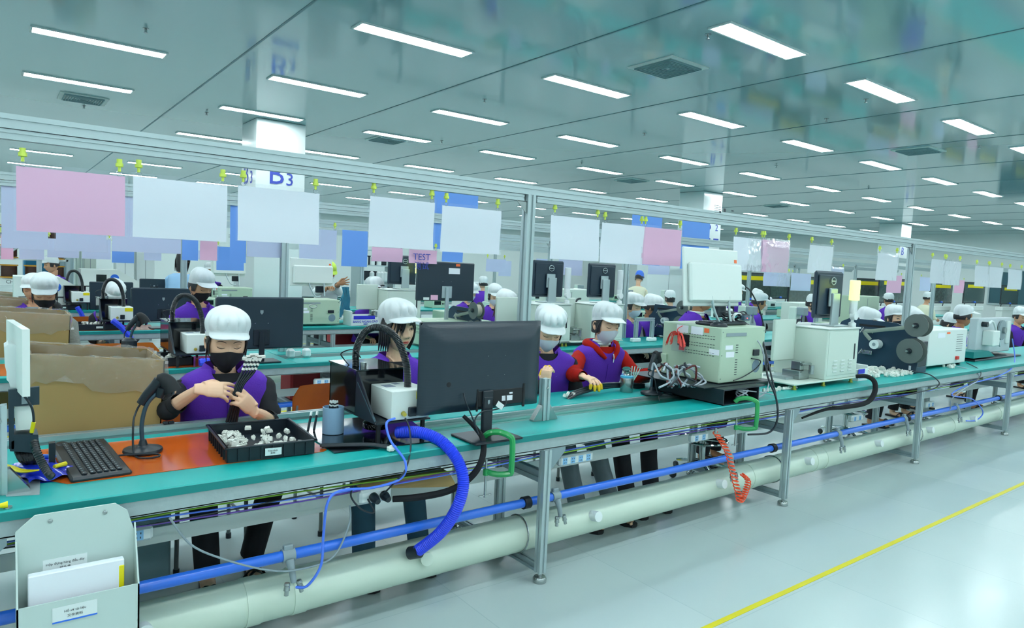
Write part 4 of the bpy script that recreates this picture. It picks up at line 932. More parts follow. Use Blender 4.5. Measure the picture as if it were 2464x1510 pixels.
# dark blue reel machine -----------------------------------------------------
def reel(c, ax, r, w_, mt, name='reel'):
    g = M(); ax = V(ax).normalized(); c = V(c)
    g.mt(0); g.lathe([(r, -w_/2), (r, -w_/2+.003), (.03, -w_/2+.003), (.03, w_/2-.003), (r, w_/2-.003), (r, w_/2)], c, ax, 36)
    return g
def reel_machine(x, y, label, z=TZ+.001, s=1, group=None, rz=-math.pi/2):
    NB = mat('navy_machine_plate', '1c3a50', .4)
    t = thing('tape_reel_machine', label, 'machine', (x, y, z), rz, group=group); t.scale = (s,)*3
    # plate stands roughly across the line
    P = [(-.05, 0, .0), (.75, 0, 0), (.78, 0, .25), (.72, 0, .38), (.55, 0, .46), (.1, 0, .47), (.02, 0, .43), (-.05, 0, .3)]
    M().prism([(a*1.0, 0, c) for a, _, c in P], (0, .02, 0)).obj('side_plate', NB, t, smooth=False)
    M().box(.02, .74, .02, .26, 0, .06, .004).obj('chassis', NB, t); M().box(.5, .74, .02, .26, .06, .3, .006).obj('motor_housing', BLK, t)
    M().box(.2, .45, -.002, .0, .40, .42).obj('carry_slot', BLK2, t, smooth=False)
    RG = mat('grey_reel_flange', '5c6664', .4)
    for (cx, cz, r_) in ((.78, .46, .105), (.74, .22, .115)):
        g = M().lathe([(r_, 0), (r_, .003), (.03, .003), (.03, .10), (r_, .10), (r_, .103)], (cx, -.14, cz), (0, 1, 0), 36); g.obj('reel', RG, t)
        M().lathe([(r_*.7, .01), (r_*.7, .09)], (cx, -.14, cz), (0, 1, 0), 30).obj('tape_roll', mat('tape_roll', 'b8b4a4', .5), t)
        g = M().cyl((cx, -.2, cz), (cx, .0, cz), .011); g.obj('spindle', STEEL, t)
        g = M().lathe([(.024, 0), (.026, .012), (.014, .014)], (cx, -.16, cz), (0, 1, 0), 18); g.obj('hub', BLK, t)
    g = M().lathe([(.045, 0), (.045, .09), (.012, .09)], (.40, -.1, .24), (0, 1, 0), 28); g.obj('feed_spool', WHITE, t); M().lathe([(.016, 0), (.016, .002)], (.40, -.103, .24), (0, 1, 0), 16).obj('spool_hub', GREY, t)
    for zz in (.15, .36):
        g = M().box(.25, .36, -.05, -.04, zz-.02, zz+.02, .003); g.cyl((.28, -.07, zz+.01), (.28, 0, zz+.01), .012); g.cyl((.33, -.06, zz), (.33, 0, zz), .015); g.cyl((.25, -.08, zz-.02), (.27, -.06, zz+.03), .005); g.obj('guide_roller', STEEL, t)
    M().tube([(.67, -.09, .43), (.52, -.09, .40), (.38, -.09, .37), (.30, -.09, .35), (.36, -.09, .28)], .006, 4, 5, sx=3).obj('tape', mat('grey_tape', '8a968c', .4), t)
    M().box(.69, .71, -.0025, 0, .03, .07).obj('small_label', PAPER, t, smooth=False)
    return t
reel_machine(6.88, 3.50, 'dark blue tape reel machine with four grey reels, right of the cream machine')
t = thing('carton_tray', 'white and blue open carton at the foot of the reel machine', 'carton', (5.80, 2.76, TZ+.001), 0); g = M().box(0, .17, 0, .012, 0, .1, .004); g.box(0, .012, 0, .2, 0, .1, .004); g.box(.16, .172, 0, .2, 0, .13, .006); g.box(0, .17, .19, .2, 0, .1, .003); g.box(0, .17, 0, .2, 0, .004); g.obj('carton_body', WHITE, t)
M().box(0, .11, -.002, 0, .062, .1).obj('blue_band', mat('royal_blue_print', '2a30c8', .5), t, smooth=False); text('carton_text', 'SNK', .03, mat('royal_blue_print', '2a30c8', .5), t, (.05, -.003, .03), FR)
rr = random.Random(21)
for k in range(100):
    f = rr.random(); px = 2062+f*130+rr.gauss(0, 4); py = 893-f*0+rr.uniform(-6, 18)*(1-.6*abs(f-.3))
    q = PZ(px, py, TZ)
    if q.x < 5.76: q.x = 5.77+rr.random()*.05
    if q.x < 6.02 and q.y > 2.74: q.y = 2.66+rr.random()*.08
    conn((q.x, q.y, TZ+rr.random()*.012*(1 if f < .5 else 0)), rr.uniform(0, 6.28), 'small cream connector in the loose heap in front of the reel machine', 'connector heap on the worktop', rr.uniform(-.4, .4), 1.7)
for k in range(12):
    q = PZ(2262+rr.uniform(0, 32), 882+rr.uniform(-4, 4), TZ); conn((q.x, q.y, TZ+.0), rr.uniform(0, 6.28), 'small cream connector by the white cabinet of the far machine', 'connectors by the white cabinet', .2, 1.3)
cable('thick black fabric sleeve curling from the cream machine under the worktop', [PY(2060, 905, 2.70), PY(2085, 905, 2.64), PY(2104, 918, 2.57), PY(2104, 945, 2.55), PY(2085, 968, 2.56), PY(2040, 978, 2.60), PY(1985, 985, 2.66), PY(1930, 1005, 2.68)], [.016, .018, .02, .02, .02, .018, .012, .008], mat('black_fabric', '0c1016', .85), 'cable_sleeve', 'cable sleeve')
cable('black cord looping over the worktop edge right of the connector heap', [PY(2195, 893, 2.72), PY(2235, 900, 2.62), PY(2260, 920, 2.55), PY(2245, 935, 2.56), PY(2200, 945, 2.60), PY(2170, 955, 2.62)], .005, BLK)
cable('grey cord looping down in front of the white cabinet', [PY(2300, 880, 2.75), PY(2350, 895, 2.62), PY(2352, 915, 2.555), PY(2320, 935, 2.56), PY(2290, 960, 2.62), PY(2285, 985, 2.66), PY(2250, 1000, 2.7)], .0045, RIB)
cable('black cord dropping from the white cabinet', [PY(2325, 872, 2.80), PY(2358, 890, 2.62), PY(2355, 910, 2.555), PY(2330, 925, 2.57)], .005, BLK)
cable('blue air tube from the grey winder down over the worktop', [PY(2436, 815, 2.95), PY(2442, 860, 2.75), PY(2435, 885, 2.6), PY(2400, 905, 2.57), PY(2330, 925, 2.6), PY(2290, 950, 2.62), PY(2340, 960, 2.62), PY(2365, 990, 2.62), PY(2350, 1010, 2.65), PY(2325, 1012, 2.66)], .006, BLUET, 'air_tube', 'tube')
# white cabinet and grey winder further right
t = thing('control_cabinet', 'white control cabinet with slots and red switch, right of the tape reels', 'cabinet', (7.36, 2.84, TZ+.03))
M().box(0, .95, 0, .4, .0, .36, .006).obj('case', WPAINT, t); g = M()
for r_ in range(8): g.box(.68, .84, -.0015, .001, .13+r_*.024, .134+r_*.024)
g.obj('vent_slots', INKD, t, smooth=False); M().box(.2, .38, -.0015, 0, .28, .33).obj('paper_label', PAPER, t, smooth=False); M().box(.42, .5, -.0015, 0, .315, .335).obj('orange_label', mat('orange_label', 'f4703c', .5), t, smooth=False)
M().box(.68, .74, -.02, 0, .04, .075, .003).obj('power_socket', RED, t); [M().box(a-.02, a+.02, b-.02, b+.02, -.029, 0).obj('foot', BLK, t) for a in (.05, .9) for b in (.05, .35)]
t = thing('winding_machine', 'grey winding machine with round reel at the right edge', 'machine', (PY(2352, 800, 3.0).x, 3.0, TZ+.06))
g = M().box(0, 1.1, 0, .09, 0, .42, .01).box(.6, 1.1, .09, .3, 0, .2, .01); g.obj('case', mat('grey_white_enamel', 'c4d0d4', .4), t); M().lathe([(.12, 0), (.12, .02), (.05, .03)], (.72, -.03, .27), (0, 1, 0), 30).obj('reel', GREY, t); M().lathe([(.04, 0), (.04, .05)], (.72, -.06, .27), (0, 1, 0), 20).obj('hub', STEEL, t)
M().box(.9, 1.0, -.02, 0, .1, .38, .005).obj('control_strip', WPAINT, t); g = M().box(.15, .35, -.12, 0, .1, .28, .01); g.obj('feeder_block', WPAINT, t); M().tube([(.15, -.05, .35), (.3, -.05, .38), (.5, -.05, .2), (.6, -.05, .08)], .012, 8, 4).obj('feed_arm', WHITE, t); M().lathe([(.03, 0), (.03, .06)], (.12, -.06, .35), (0, 1, 0), 16).obj('roller', BLK, t)
M().box(-.3, 1.2, -.1, .4, -.059, -.04, .003).obj('base_board', BLK, t); M().prism([(-.35, -.1, -.02), (.3, -.1, -.02), (.1, -.1, .05), (-.35, -.1, .05)], (0, .3, 0)).obj('green_guard', LIPG, t, smooth=False)

# orange coiled air hose ------------------------------------------------------
t = thing('coiled_air_hose', 'orange-red coiled air hose dangling in front of the blue pipe', 'hose', (0, 0, 0))
A = [PY(1722, 1040, 2.60), PY(1750, 1085, 2.58), PY(1762, 1130, 2.56), PY(1775, 1180, 2.55), PY(1782, 1205, 2.56), PY(1800, 1160, 2.58), PY(1785, 1140, 2.60)]
cl = resample(A, .0022); N = len(cl); pts = []
for i, c_ in enumerate(cl):
    f = i/N; a = i*.5 if f < .72 else i*.8; r_ = .022 if f < .7 else .02
    pts.append(c_+V((r_*math.cos(a), r_*.9*math.sin(a), .004*math.sin(a))))
M().tube(pts, .0038, 6).obj('coil', mat('orange_red_hose', 'f4501c', .3, coat=.3), t); M().cyl(A[0], A[0]+V((0, 0, .03)), .008).obj('coupler', STEEL, t)
# stools and chairs ----------------------------------------------------------
def stool(px, py, Y, label, seat=True):
    q = PY(px, py, Y); t = thing('stool', label, 'stool', (q.x, Y, 0))
    M().lathe([(.0, .46), (.17, .46), (.18, .48), (.17, .50), (0, .51)], n=28).obj('seat', BLK, t)
    M().cyl((0, 0, .1), (0, 0, .46), .025).obj('gas_column', CHROME, t)
    M().tube([(.19*math.cos(a*.3142), .19*math.sin(a*.3142), .3) for a in range(21)], .011, 8).obj('foot_ring', CHROME, t)
    for k in range(5):
        a = k*1.2566+.3; l_ = M().tube([(.02*math.cos(a), .02*math.sin(a), .12), (.15*math.cos(a), .15*math.sin(a), .1), (.25*math.cos(a), .25*math.sin(a), .075)], [.018, .016, .012], 8, 3).obj('leg', CHROME, t)
        M().lathe([(.025, -.012), (.03, 0), (.025, .012)], (.26*math.cos(a), .26*math.sin(a), .03), (math.cos(a+1.2), math.sin(a+1.2), 0), 14).obj('caster', BLK, l_)
        M().tube([(.02*math.cos(a), .02*math.sin(a), .3), (.19*math.cos(a), .19*math.sin(a), .3)], .007, 6).obj('ring_spoke', CHROME, t)
    return t
stool(1690, 1085, 3.35, 'chrome-ringed round stool behind the orange coiled hose'); stool(2035, 1010, 3.4, 'chrome-ringed stool under the line, below the connector heap')
def chair(x, y, rz, label):
    t = thing('wooden_chair', label, 'chair', (x, y, 0), rz)
    M().box(-.19, .19, -.19, .19, .44, .455, .006).obj('seat', WOOD, t)
    def bk(u, v):
        a = (u-.5)*.36; r_ = abs(u-.5)*2; zt = .20*(1-.35*max(0, r_-.7)/.3); return (a, .20+.02*(1-(2*u-1)**2), .62+v*zt)
    g = M().grid(bk, 14, 4); g2 = M(); g2.v = [(x_, y_+.012, z_) for x_, y_, z_ in g.v]; g2.f = [f[::-1] for f in g.f]; g2.m = g.m[:]; g.join(g2)
    g.obj('backrest', WOOD, t)
    for sx in (-1, 1):
        for sy in (-1, 1): 
            L = M().tube([(sx*.17, sy*.17, 0), (sx*.165, sy*.165, .44)], .011, 8).obj('leg', mat('grey_steel_tube', '7e8888', .4, .4), t)
            M().cyl((sx*.17, sy*.17, 0), (sx*.1695, sy*.1695, .03), .015).obj('leg_cap', BLK, L)
        M().tube([(sx*.165, .18, .44), (sx*.16, .2, .6), (sx*.15, .21, .7)], .01, 8, 3).obj('back_upright', mat('grey_steel_tube', '7e8888', .4, .4), t)
        M().tube([(sx*.168, -.16, .22), (sx*.168, .16, .22)], .008, 8).obj('stretcher', mat('grey_steel_tube', '7e8888', .4, .4), t)
    return t
# ---------------------------------------------------------------- people
SK = [mat('skin_%s' % n, c, .5, spec=.35) for n, c in (('light', 'edc2a2'), ('warm', 'd9a684'), ('tan', 'b98662'))]
for m in SK:
    b = m.node_tree.nodes['Principled BSDF']; b.inputs['Subsurface Weight'].default_value = 0
LIPM = mat('lip_colour', 'c86058', .4); BROW = mat('brow_hair', '4a3a34', .7); LASH = mat('lash_line', '2a1c1c', .6); EYEW = mat('eye_white', 'e8e8e6', .2); IRIS = mat('dark_iris', '1c1210', .1, coat=.6)
HAIR = mat('black_hair', '16141a', .45, bump=.4, bscale=120, spec=.6); HAIRB = mat('brown_hair', '5a4030', .5, bump=.3, bscale=120)
MASKB = mat('black_mask_cloth', '12141c', .8); MASKW = mat('white_mask_cloth', 'dfe4f0', .75, bump=.1, bscale=60)
def g2(a, s): return math.exp(-(a/s)**2)
def facef(x, z):
    ax = abs(x)
    w_ = .0085+.006*max(0, min(1, (.01-z)/.04))
    nz = max(0, min(1, (.020-z)/.046)) if z > -.027 else g2(z+.027, .0065)
    f = .021*nz*g2(x, w_)
    f += .006*g2(ax-.012, .006)*g2(z+.030, .007)
    f -= .0085*g2(ax-.031, .017)*g2(z-.008, .012)
    f += .003*g2(ax-.03, .02)*g2(z-.028, .008)
    f += .005*g2(ax-.036, .02)*g2(z+.022, .02)
    f += .0065*g2(x, .020)*(g2(z+.052, .005)+g2(z+.064, .0055)) - .002*g2(x, .022)*g2(z+.058, .002)
    f += .006*g2(x, .020)*g2(z+.093, .014) - .003*g2(x, .02)*g2(z+.076, .006)
    return f
RX, RY, RZ = .0745, .094, .114
def tap(z): return max(0, -z/RZ)
def surf(x, z, off=0, feat=1):
    t = tap(z); xx = x/(1-.26*t**1.4)
    q = 1-(xx/RX)**2-(z/RZ)**2; yb = math.sqrt(max(0.0, q))
    y = RY*yb*(1-.05*yb**4)*(1-.05*t)
    return -(y+facef(x, z)*feat*min(1, yb*2)+off)
def head_mesh(nu, nv):
    def fn(u, v):
        a = 2*math.pi*(u-.5); ph = a-.72*math.sin(a); th = math.pi*v
        dx, dy, dz = math.sin(th)*math.sin(ph), -math.sin(th)*math.cos(ph), math.cos(th)
        x, y, z = RX*dx, RY*dy, RZ*dz; t = tap(z)
        x *= 1-.26*t**1.4
        if dy > 0: y *= (1-.5*t)
        else: y *= (1-.05*dy**4)*(1-.05*t); y -= facef(x, z)*min(1, -dy*2)
        return (x, y, z)
    return M().grid(fn, nu, nv, True)
def build_head(P, hi):
    """all pieces of one head in its own space: dict of name -> (mesh, material)"""
    out = {}
    h = head_mesh(72 if hi else 40, 60 if hi else 34)
    n = 12 if hi else 8
    for s in (-1, 1):
        h.ball((s*.073, .008, -.006), (.009, .018, .030), n)
        if hi: h.tube([(s*.078, .0, .018), (s*.083, .012, .02), (s*.083, .022, .0), (s*.079, .012, -.026)], .0035, 6, 4)
    h.mt(1)
    S = surf
    for s in (-1, 1):   # brows
        h.tube([(s*x, S(s*x, z, .0005), z) for x, z in ((.014, .026), (.026, .031), (.040, .030), (.049, .024))], [.0018, .0028, .0024, .0009], 6, 3, sx=.6)
    if P.get('eyes', 'down') == 'down':
        h.mt(2)
        for s in (-1, 1):
            h.tube([(s*x, S(s*x, z, .0012), z) for x, z in ((.0165, .005), (.024, .0015), (.033, .0), (.042, .0025), (.047, .006))], [.0006, .0012, .0016, .0014, .0006], 6, 3)
        h.mt(0)
        for s in (-1, 1): h.ball((s*.031, S(s*.031, .008)+.009, .009), (.016, .0125, .0105), n)
    else:
        for s in (-1, 1):
            e = P.get('gaze', 0)
            h.mt(3); h.ball((s*.031, S(s*.031, .006)+.0075, .006), (.0145, .0095, .0068), n+4)
            h.mt(4); h.ball((s*.031+e*.004, S(s*.031, .006)+.0005, .006), (.0058, .0035, .0062), n+2)
            h.mt(2); h.tube([(s*x, S(s*x, z, .0018), z) for x, z in ((.0155, .0035), (.023, .0105), (.033, .0125), (.042, .0095), (.048, .005))], [.0008, .0018, .0021, .0018, .0008], 6, 3)
            h.tube([(s*x, S(s*x, z, .0008), z) for x, z in ((.018, .001), (.031, -.0012), (.044, .003))], .0005, 5, 3)
            h.mt(0); h.tube([(s*x, S(s*x, z, .0012), z) for x, z in ((.016, .009), (.024, .0155), (.034, .017), (.045, .011))], [.001, .0022, .0022, .001], 6, 3)
    if not P.get('mask'):
        h.mt(5)
        h.tube([(x, S(x, -.0545-.0006*abs(x)/.02, .0006), -.0545+.0012*g2(abs(x)-.006, .004)-.10*x*x/.02) for x in (-.022, -.014, -.006, 0, .006, .014, .022)], [.0006, .0026, .0036, .0030, .0036, .0026, .0006], 8, 3, sx=.8)
        h.tube([(x, S(x, -.062, .0004), -.0615+3*x*x) for x in (-.019, -.01, 0, .01, .019)], [.0008, .004, .0048, .004, .0008], 8, 3, sx=.8)
        h.mt(2); h.tube([(x, S(x, -.058, .0012), -.058+2*x*x) for x in (-.021, -.01, 0, .01, .021)], .0006, 5, 3)
        if hi:
            for s in (-1, 1): h.ball((s*.0065, S(s*.0065, -.036)-.001, -.0365), (.003, .002, .0016), 8)
    out['body'] = h
    # hair
    hs = P.get('hair', 'tucked')
    hg = M()
    lo = {'tucked': -.055, 'short': -.03, 'long': -.16, 'bob': -.09}[hs]
    def hf(u, v):
        ph = math.radians(62+(360-124)*u); e = abs(u-.5)*2
        z = .075+(lo*(1-e**6*.35)-.075)*v
        t = tap(z); k = math.sqrt(max(.02, 1-(max(z, -.03)/RZ)**2))
        r_ = 1.10+.02*math.sin(u*40)*v
        x = RX*k*r_*math.sin(ph)*(1-.1*t); y = -RY*k*r_*math.cos(ph)*(1-.15*t)
        if e > .9 and hs != 'short': x *= 1.0
        return (x, y+.004, z)
    hg.grid(hf, 36 if hi else 22, 10 if hi else 6)
    if hs in ('long', 'bob'):      # bangs and side locks
        rr = random.Random(4)
        for k in range(26 if hi else 12):
            x0 = -.055+.11*k/(25 if hi else 11); ln = .045+.02*rr.random()+(.03 if x0 < -.01 and x0 > -.05 else 0)
            if .0 < x0 < .03: ln *= .55
            x1 = x0+(-.018 if x0 < .005 else .016)+rr.uniform(-.004, .004)
            pts = []
            for q in (0, .35, .7, 1):
                x = x0+(x1-x0)*q; z = .068-ln*q-.01*q; pts.append((x, surf(x, z, .0045), z))
            hg.tube(pts, [.006, .0055, .004, .001], 6, 3, sx=.5)
        for s in (-1, 1):
            for k in range(5):
                a = .060+.005*k; hg.tube([(s*a, -.045+.012*k, .06), (s*(a+.014), -.04+.012*k, .01), (s*(a+.013), -.03+.012*k, -.05), (s*(a+.004), -.01+.014*k, -.11 if hs == 'bob' else -.15)], [.010, .011, .009, .003], 6, 4, sx=.7)
    elif hs == 'tucked':
        for s in (-1, 1):
            hg.tube([(s*.066, -.040, .05), (s*.074, -.032, .02), (s*.077, -.022, -.012), (s*.078, -.014, -.05), (s*.074, -.01, -.085)], [.008, .008, .006, .004, .001], 6, 4, sx=.7)
    out['hair'] = hg
    # cap
    c = M(); puff = P.get('puff', 1.0); back = P.get('sag', 1.0)
    nu, nv = (96, 22) if hi else (48, 12)
    cs = P.get('seed', 1)
    def cf(u, v):
        ph = 2*math.pi*u; fr = math.cos(ph)
        zb = .066-.055*(1-fr)/2*back*1.1
        w_ = min(1, v/.12); q = max(0, (v-.12)/.88)
        bulge = math.sin(min(1, q*1.6)*math.pi*.5)
        ang = q*math.pi/2
        prof = math.cos(ang)**.62 if ang < math.pi/2-1e-6 else 0
        r_ = 1.12+(.24*puff)*bulge*prof**.3
        rr_ = (r_-.10*q)*prof
        pl = 1+.17*puff*(abs(math.sin(ph*6+cs+.9*q))**.6-.75)*math.sin(math.pi*min(1, q*1.25+.12))*(1 if q > 0 else .3)+.018*math.sin(ph*5+cs*2+q*4)*puff*q
        top = .142+.010*puff+(.010*puff*math.sin(ph*2+cs)+.012*puff*(1-fr))*(1-q)
        z = zb+.016*w_+(top-zb-.016)*math.sin(ang)**(1.05)
        x = RX*1.0*rr_*pl*math.sin(ph); y = -RY*.98*rr_*pl*fr+.012*q*back
        return (x, y, z)
    c.grid(cf, nu, nv, True)
    out['cap_crown'] = c
    b_ = M(); bl = P.get('brim', .05); span = 1.15
    def bf(u, v):
        a = (u-.5)*2*span; e = 1-(abs(u-.5)*2)**2.6
        r_ = 1.13; x = RX*r_*math.sin(a); y = -RY*.98*r_*math.cos(a); z = .066-.055*(1-math.cos(a))/2+.010
        L = bl*e*v; return (x*(1+.35*v*e), y-L*math.cos(a*.6), z-.30*L-.012*v*e*abs(math.sin(a))-.003*v)
    b_.grid(bf, 30 if hi else 16, 6)
    g_ = M(); g_.v = [(x, y, z-.003) for x, y, z in b_.v]; g_.f = [f[::-1] for f in b_.f]; g_.m = b_.m[:]; b_.join(g_)
    def band(u, v):
        ph = 2*math.pi*u; fr = math.cos(ph); zb = .066-.055*(1-fr)/2*back*1.1
        return (RX*1.135*math.sin(ph), -RY*1.11*fr, zb-.004+.022*v)
    b_.grid(band, 48 if hi else 24, 2, True)
    out['cap_brim'] = b_
    if P.get('mask'):
        m_ = M()
        def mf(u, v):
            a = (u-.5)*2; x = .068*math.sin(a*1.35)/math.sin(1.35)
            zt = -.010-.016*abs(a)**1.3+.004*g2(a, .25); zb_ = -.118+.05*abs(a)**1.6
            z = zt+(zb_-zt)*v
            t = tap(z); xx = x*(1-.2*t**1.4)
            zc = max(z, -.1)
            y = surf(xx*.93, zc, .006, 0)-.017*g2(xx, .026)*math.sin(math.pi*min(1, v*.8+.12))-.003
            if z < -.1: y += (-.1-z)*.6
            return (xx, y, z)
        m_.grid(mf, 28 if hi else 14, 14 if hi else 8)
        for s in (-1, 1):
            m_.tube([(s*.062, -.030, -.028), (s*.072, -.014, -.012), (s*.078, .012, .012)], .0014, 5, 3); m_.tube([(s*.058, -.032, -.066), (s*.070, -.012, -.045), (s*.078, .014, -.02)], .0014, 5, 3)
        out['face_mask'] = m_
    return out
def hand(g, Wp, fwd, nrm, thumb_side, curl=.5, hi=True, s=1.0, cots=None, spread=.12, thumb_in=.5):
    """palm, four unequal fingers and a thumb; cots = set of fingertips in yellow finger cots"""
    f = V(fwd).normalized(); n_ = V(nrm); n_ = (n_-f*n_.dot(f)).normalized(); sd = f.cross(n_)*thumb_side
    W_ = V(Wp); L = .082*s
    g.mt(0)
    g.tube([W_-f*.02*s, W_+f*.01*s, W_+f*.035*s, W_+f*.065*s, W_+f*.088*s], [.023*s, .027*s, .036*s, .038*s, .030*s], 14 if hi else 8, 4 if hi else 2, sx=.42, side=n_)
    Ls = (.068, .076, .071, .056); bs = (.027, .009, -.009, -.026)
    tips = []
    for k in range(4):
        cu = curl[k] if hasattr(curl, '__len__') else curl*(1+.12*k)
        b = W_+f*(.078-.004*abs(k-1.3))*s+sd*bs[k]*s; d = (f+sd*spread*(1.5-k)*.6).normalized(); p = b-d*.012*s; pts = [p, b]; ang = cu*.8
        seg = [Ls[k]*x*s for x in (.45, .3, .25)]; q = b
        for j, l_ in enumerate(seg):
            dd = d*math.cos(ang)+n_*math.sin(ang); q = q+dd*l_; pts.append(q); ang += cu*(.95 if j == 0 else .6)
        rr_ = [.0095*s, .0092*s, .0085*s, .0078*s, .0062*s]
        g.tube(pts, rr_, 10 if hi else 6, 4 if hi else 1); g.ball(pts[-1], .0063*s, 8)
        if cots and k in cots: tips.append((pts[-3], pts[-2], pts[-1]))
    tb = W_+f*.022*s+sd*.024*s; td = (f*.55+sd*(.75-.55*thumb_in)+n_*.55*thumb_in).normalized(); t2 = (f*.8+sd*(.2-.5*thumb_in)+n_*.45*thumb_in).normalized()
    tp = [tb-td*.012*s, tb+td*.012*s, tb+td*.042*s, tb+td*.042*s+t2*.032*s]
    g.tube(tp, [.013*s, .0125*s, .0105*s, .0075*s], 10 if hi else 6, 4 if hi else 1); g.ball(tp[-1], .0078*s, 8)
    if cots and 4 in cots: tips.append(((tp[-2]+tp[-3])*.5, tp[-2], tp[-1]))
    return tips
def person(label, Hp, yaw=0, pitch=.25, roll=0, byaw=None, skin=0, arms=None, vest=True, vestm=None, shirt=None, hi=False, lean=.10, legs=None, legm=None, group=None, standing=False, HS=1.15, shoulders=1.1, sleeve_end=.55, collar=None, hood=None, lower=True, feet=None, name='person', curl=.6, drop=.20, **P):
    H = V(Hp); t = thing(name, label.replace('purple vest, sorting','sorting'), 'person', (H.x, H.y, 0), group=group)
    O = V((H.x, H.y, 0))
    byaw = yaw*.4 if byaw is None else byaw
    shirt = shirt or MASKB; vestm = vestm or PURP
    HM = Matrix.Translation(H-O) @ Matrix.Rotation(yaw, 4, 'Z') @ Matrix.Rotation(pitch, 4, 'X') @ Matrix.Rotation(roll, 4, 'Y') @ Matrix.Scale(HS, 4)
    BR = Matrix.Rotation(byaw, 3, 'Z')
    parts = build_head(P, hi)
    shz = H.z-drop*HS if not standing else H.z-.225*HS
    hipz = .50 if not standing else .95
    sh = V((0, .05, shz)); hip = V((0, .05+lean, hipz))
    def T(p): return BR @ V((p[0], p[1], 0)) + V((0, 0, p[2]))
    SEC = [(0, .170, .120), (.25, .150, .105), (.55, .160, .115), (.8, .172, .112), (.90, .170, .100), (.965, .135, .082), (1.0, .095, .066), (1.03, .062, .055)]
    def sec(s):
        for (s0, a0, b0), (s1, a1, b1) in zip(SEC[:-1], SEC[1:]):
            if s <= s1:
                f = max(0, (s-s0)/(s1-s0)); f = f*f*(3-2*f) if s < .9 else f; return a0+(a1-a0)*f, b0+(b1-b0)*f
        return SEC[-1][1:]
    def torso(off, wr=0, top=None, s0=0.0, nu=40, nv=24, sd=0):
        def fn(u, v):
            a = 2*math.pi*u; st = top(a) if top else 1.03; s = s0+(st-s0)*v
            A, B = sec(s); A = A*shoulders+off; B = B+off
            ca, sa = math.cos(a), math.sin(a); e = .82
            x = A*abs(sa)**e*(1 if sa > 0 else -1); y = -B*abs(ca)**e*(1 if ca > 0 else -1)
            k = 1+wr*(math.sin(7*a+9*s+sd)*.5+math.sin(15*s+3*a+sd)*.5)
            c_ = hip+(sh-hip)*min(1, s/1.0)
            z = hipz+(shz+.055-hipz)*s
            if s > .8: z += .015*(s-.8)/.2*g2(sa, .8)
            chest = .012*g2(abs(x)-.07, .05)*g2(s-.68, .14)*(1 if ca > .2 else 0)
            return T((x*k, c_.y+y*k-chest, z))
        return M().grid(fn, nu, nv, True)
    core = torso(-.012, nu=20, nv=12)
    nb = V((0, .04, shz+.035)); nt = HM @ V((0, .022, -.075))
    core.tube([T(nb), (T(nb)+nt)*.5, nt], [.056, .050, .050], 16, 3)
    arms = arms or {}
    SH = {}
    tips = []
    slv = M(); n_sl = 18 if hi else 10
    for s in (-1, 1):
        S = T((s*.158*shoulders, sh.y+.0, shz-.026)); SH[s] = S
        ar = arms.get(s)
        if ar is None: 
            E = T((s*.215, -.0, shz-.27)); W_ = T((s*.12, -.24, shz-.30 if not standing else shz-.45)); hd = dict(fwd=T((-s*.3, -.9, -.1)), nrm=(0, 0, -1))
        else:
            E, W_ = V(ar[0])-O, V(ar[1])-O; hd = ar[2] if len(ar) > 2 else dict(fwd=(W_-E), nrm=(0, 0, -1))
        core.tube([S, (S+E)/2, E, (E+W_)/2, W_], [.036, .038, .034, .031, .023], 12, 4 if hi else 2)
        hh = dict(hd); f_ = hh.pop('fwd'); nn = hh.pop('nrm')
        tips += hand(core, W_, f_, nn, hh.pop('thumb', s*-1), hi=hi, s=hh.pop('s', 1.08), curl=hh.pop('curl', curl), **hh)
        se = sleeve_end if not hasattr(sleeve_end, '__len__') else sleeve_end[0 if s < 0 else 1]
        e_ = E+(W_-E)*se
        inn = S+V((S.x*-.10, 0, .0))
        pts, rs = spline([inn, S+(S-V((0, S.y, S.z)))*.10-V((0, 0, .012)), (S+E)/2, E, E+(W_-E)*se*.5, e_], [.034, .054, .056, .050, .045, .036+.01*(1-se)], 7 if hi else 3)
        rn = random.Random(int(abs(H.x)*991)+s)
        ph_ = rn.random()*6
        q0 = len(slv.v); slv.tube(pts, [r_*(1+(.035*math.sin(i*1.3+ph_)+.03*math.sin(i*.61+ph_*2) if 2 < i < len(pts)-1 else 0)) for i, r_ in enumerate(rs)], n_sl, caps=False)
    if hi:
        tmp = core.obj('tmp', SK[skin]); md = tmp.modifiers.new('r', 'REMESH'); md.mode = 'VOXEL'; md.voxel_size = .0034
        sm_ = tmp.modifiers.new('s', 'SMOOTH'); sm_.factor = .5; sm_.iterations = 2
        bpy.context.view_layer.update(); dgp = bpy.context.evaluated_depsgraph_get(); em = tmp.evaluated_get(dgp).to_mesh()
        core = M(); core.v = [tuple(v_.co) for v_ in em.vertices]; core.f = [tuple(p.vertices) for p in em.polygons]; core.m = [0]*len(core.f)
        tmp.evaluated_get(dgp).to_mesh_clear(); me_ = tmp.data; bpy.data.objects.remove(tmp); bpy.data.meshes.remove(me_)
    body = M(); body.join(core); body.join(parts['body'], HM)
    bo = body.obj('body', [SK[skin], BROW, LASH, EYEW, IRIS, LIPM], t, ang=80)
    parts['hair'].v = [tuple(HM @ V(p)) for p in parts['hair'].v]; parts['hair'].obj('hair', P.get('hairm', HAIR), t, ang=80)
    cp_ = M(); cp_.join(parts['cap_crown'], HM); co = cp_.obj('cap', P.get('capm', CAPW), t, ang=80); b_ = M().join(parts['cap_brim'], HM); b_.obj('cap_brim', P.get('capm', CAPW), co, ang=70)
    if 'face_mask' in parts: M().join(parts['face_mask'], HM).obj('face_mask', P['mask'], t, ang=80)
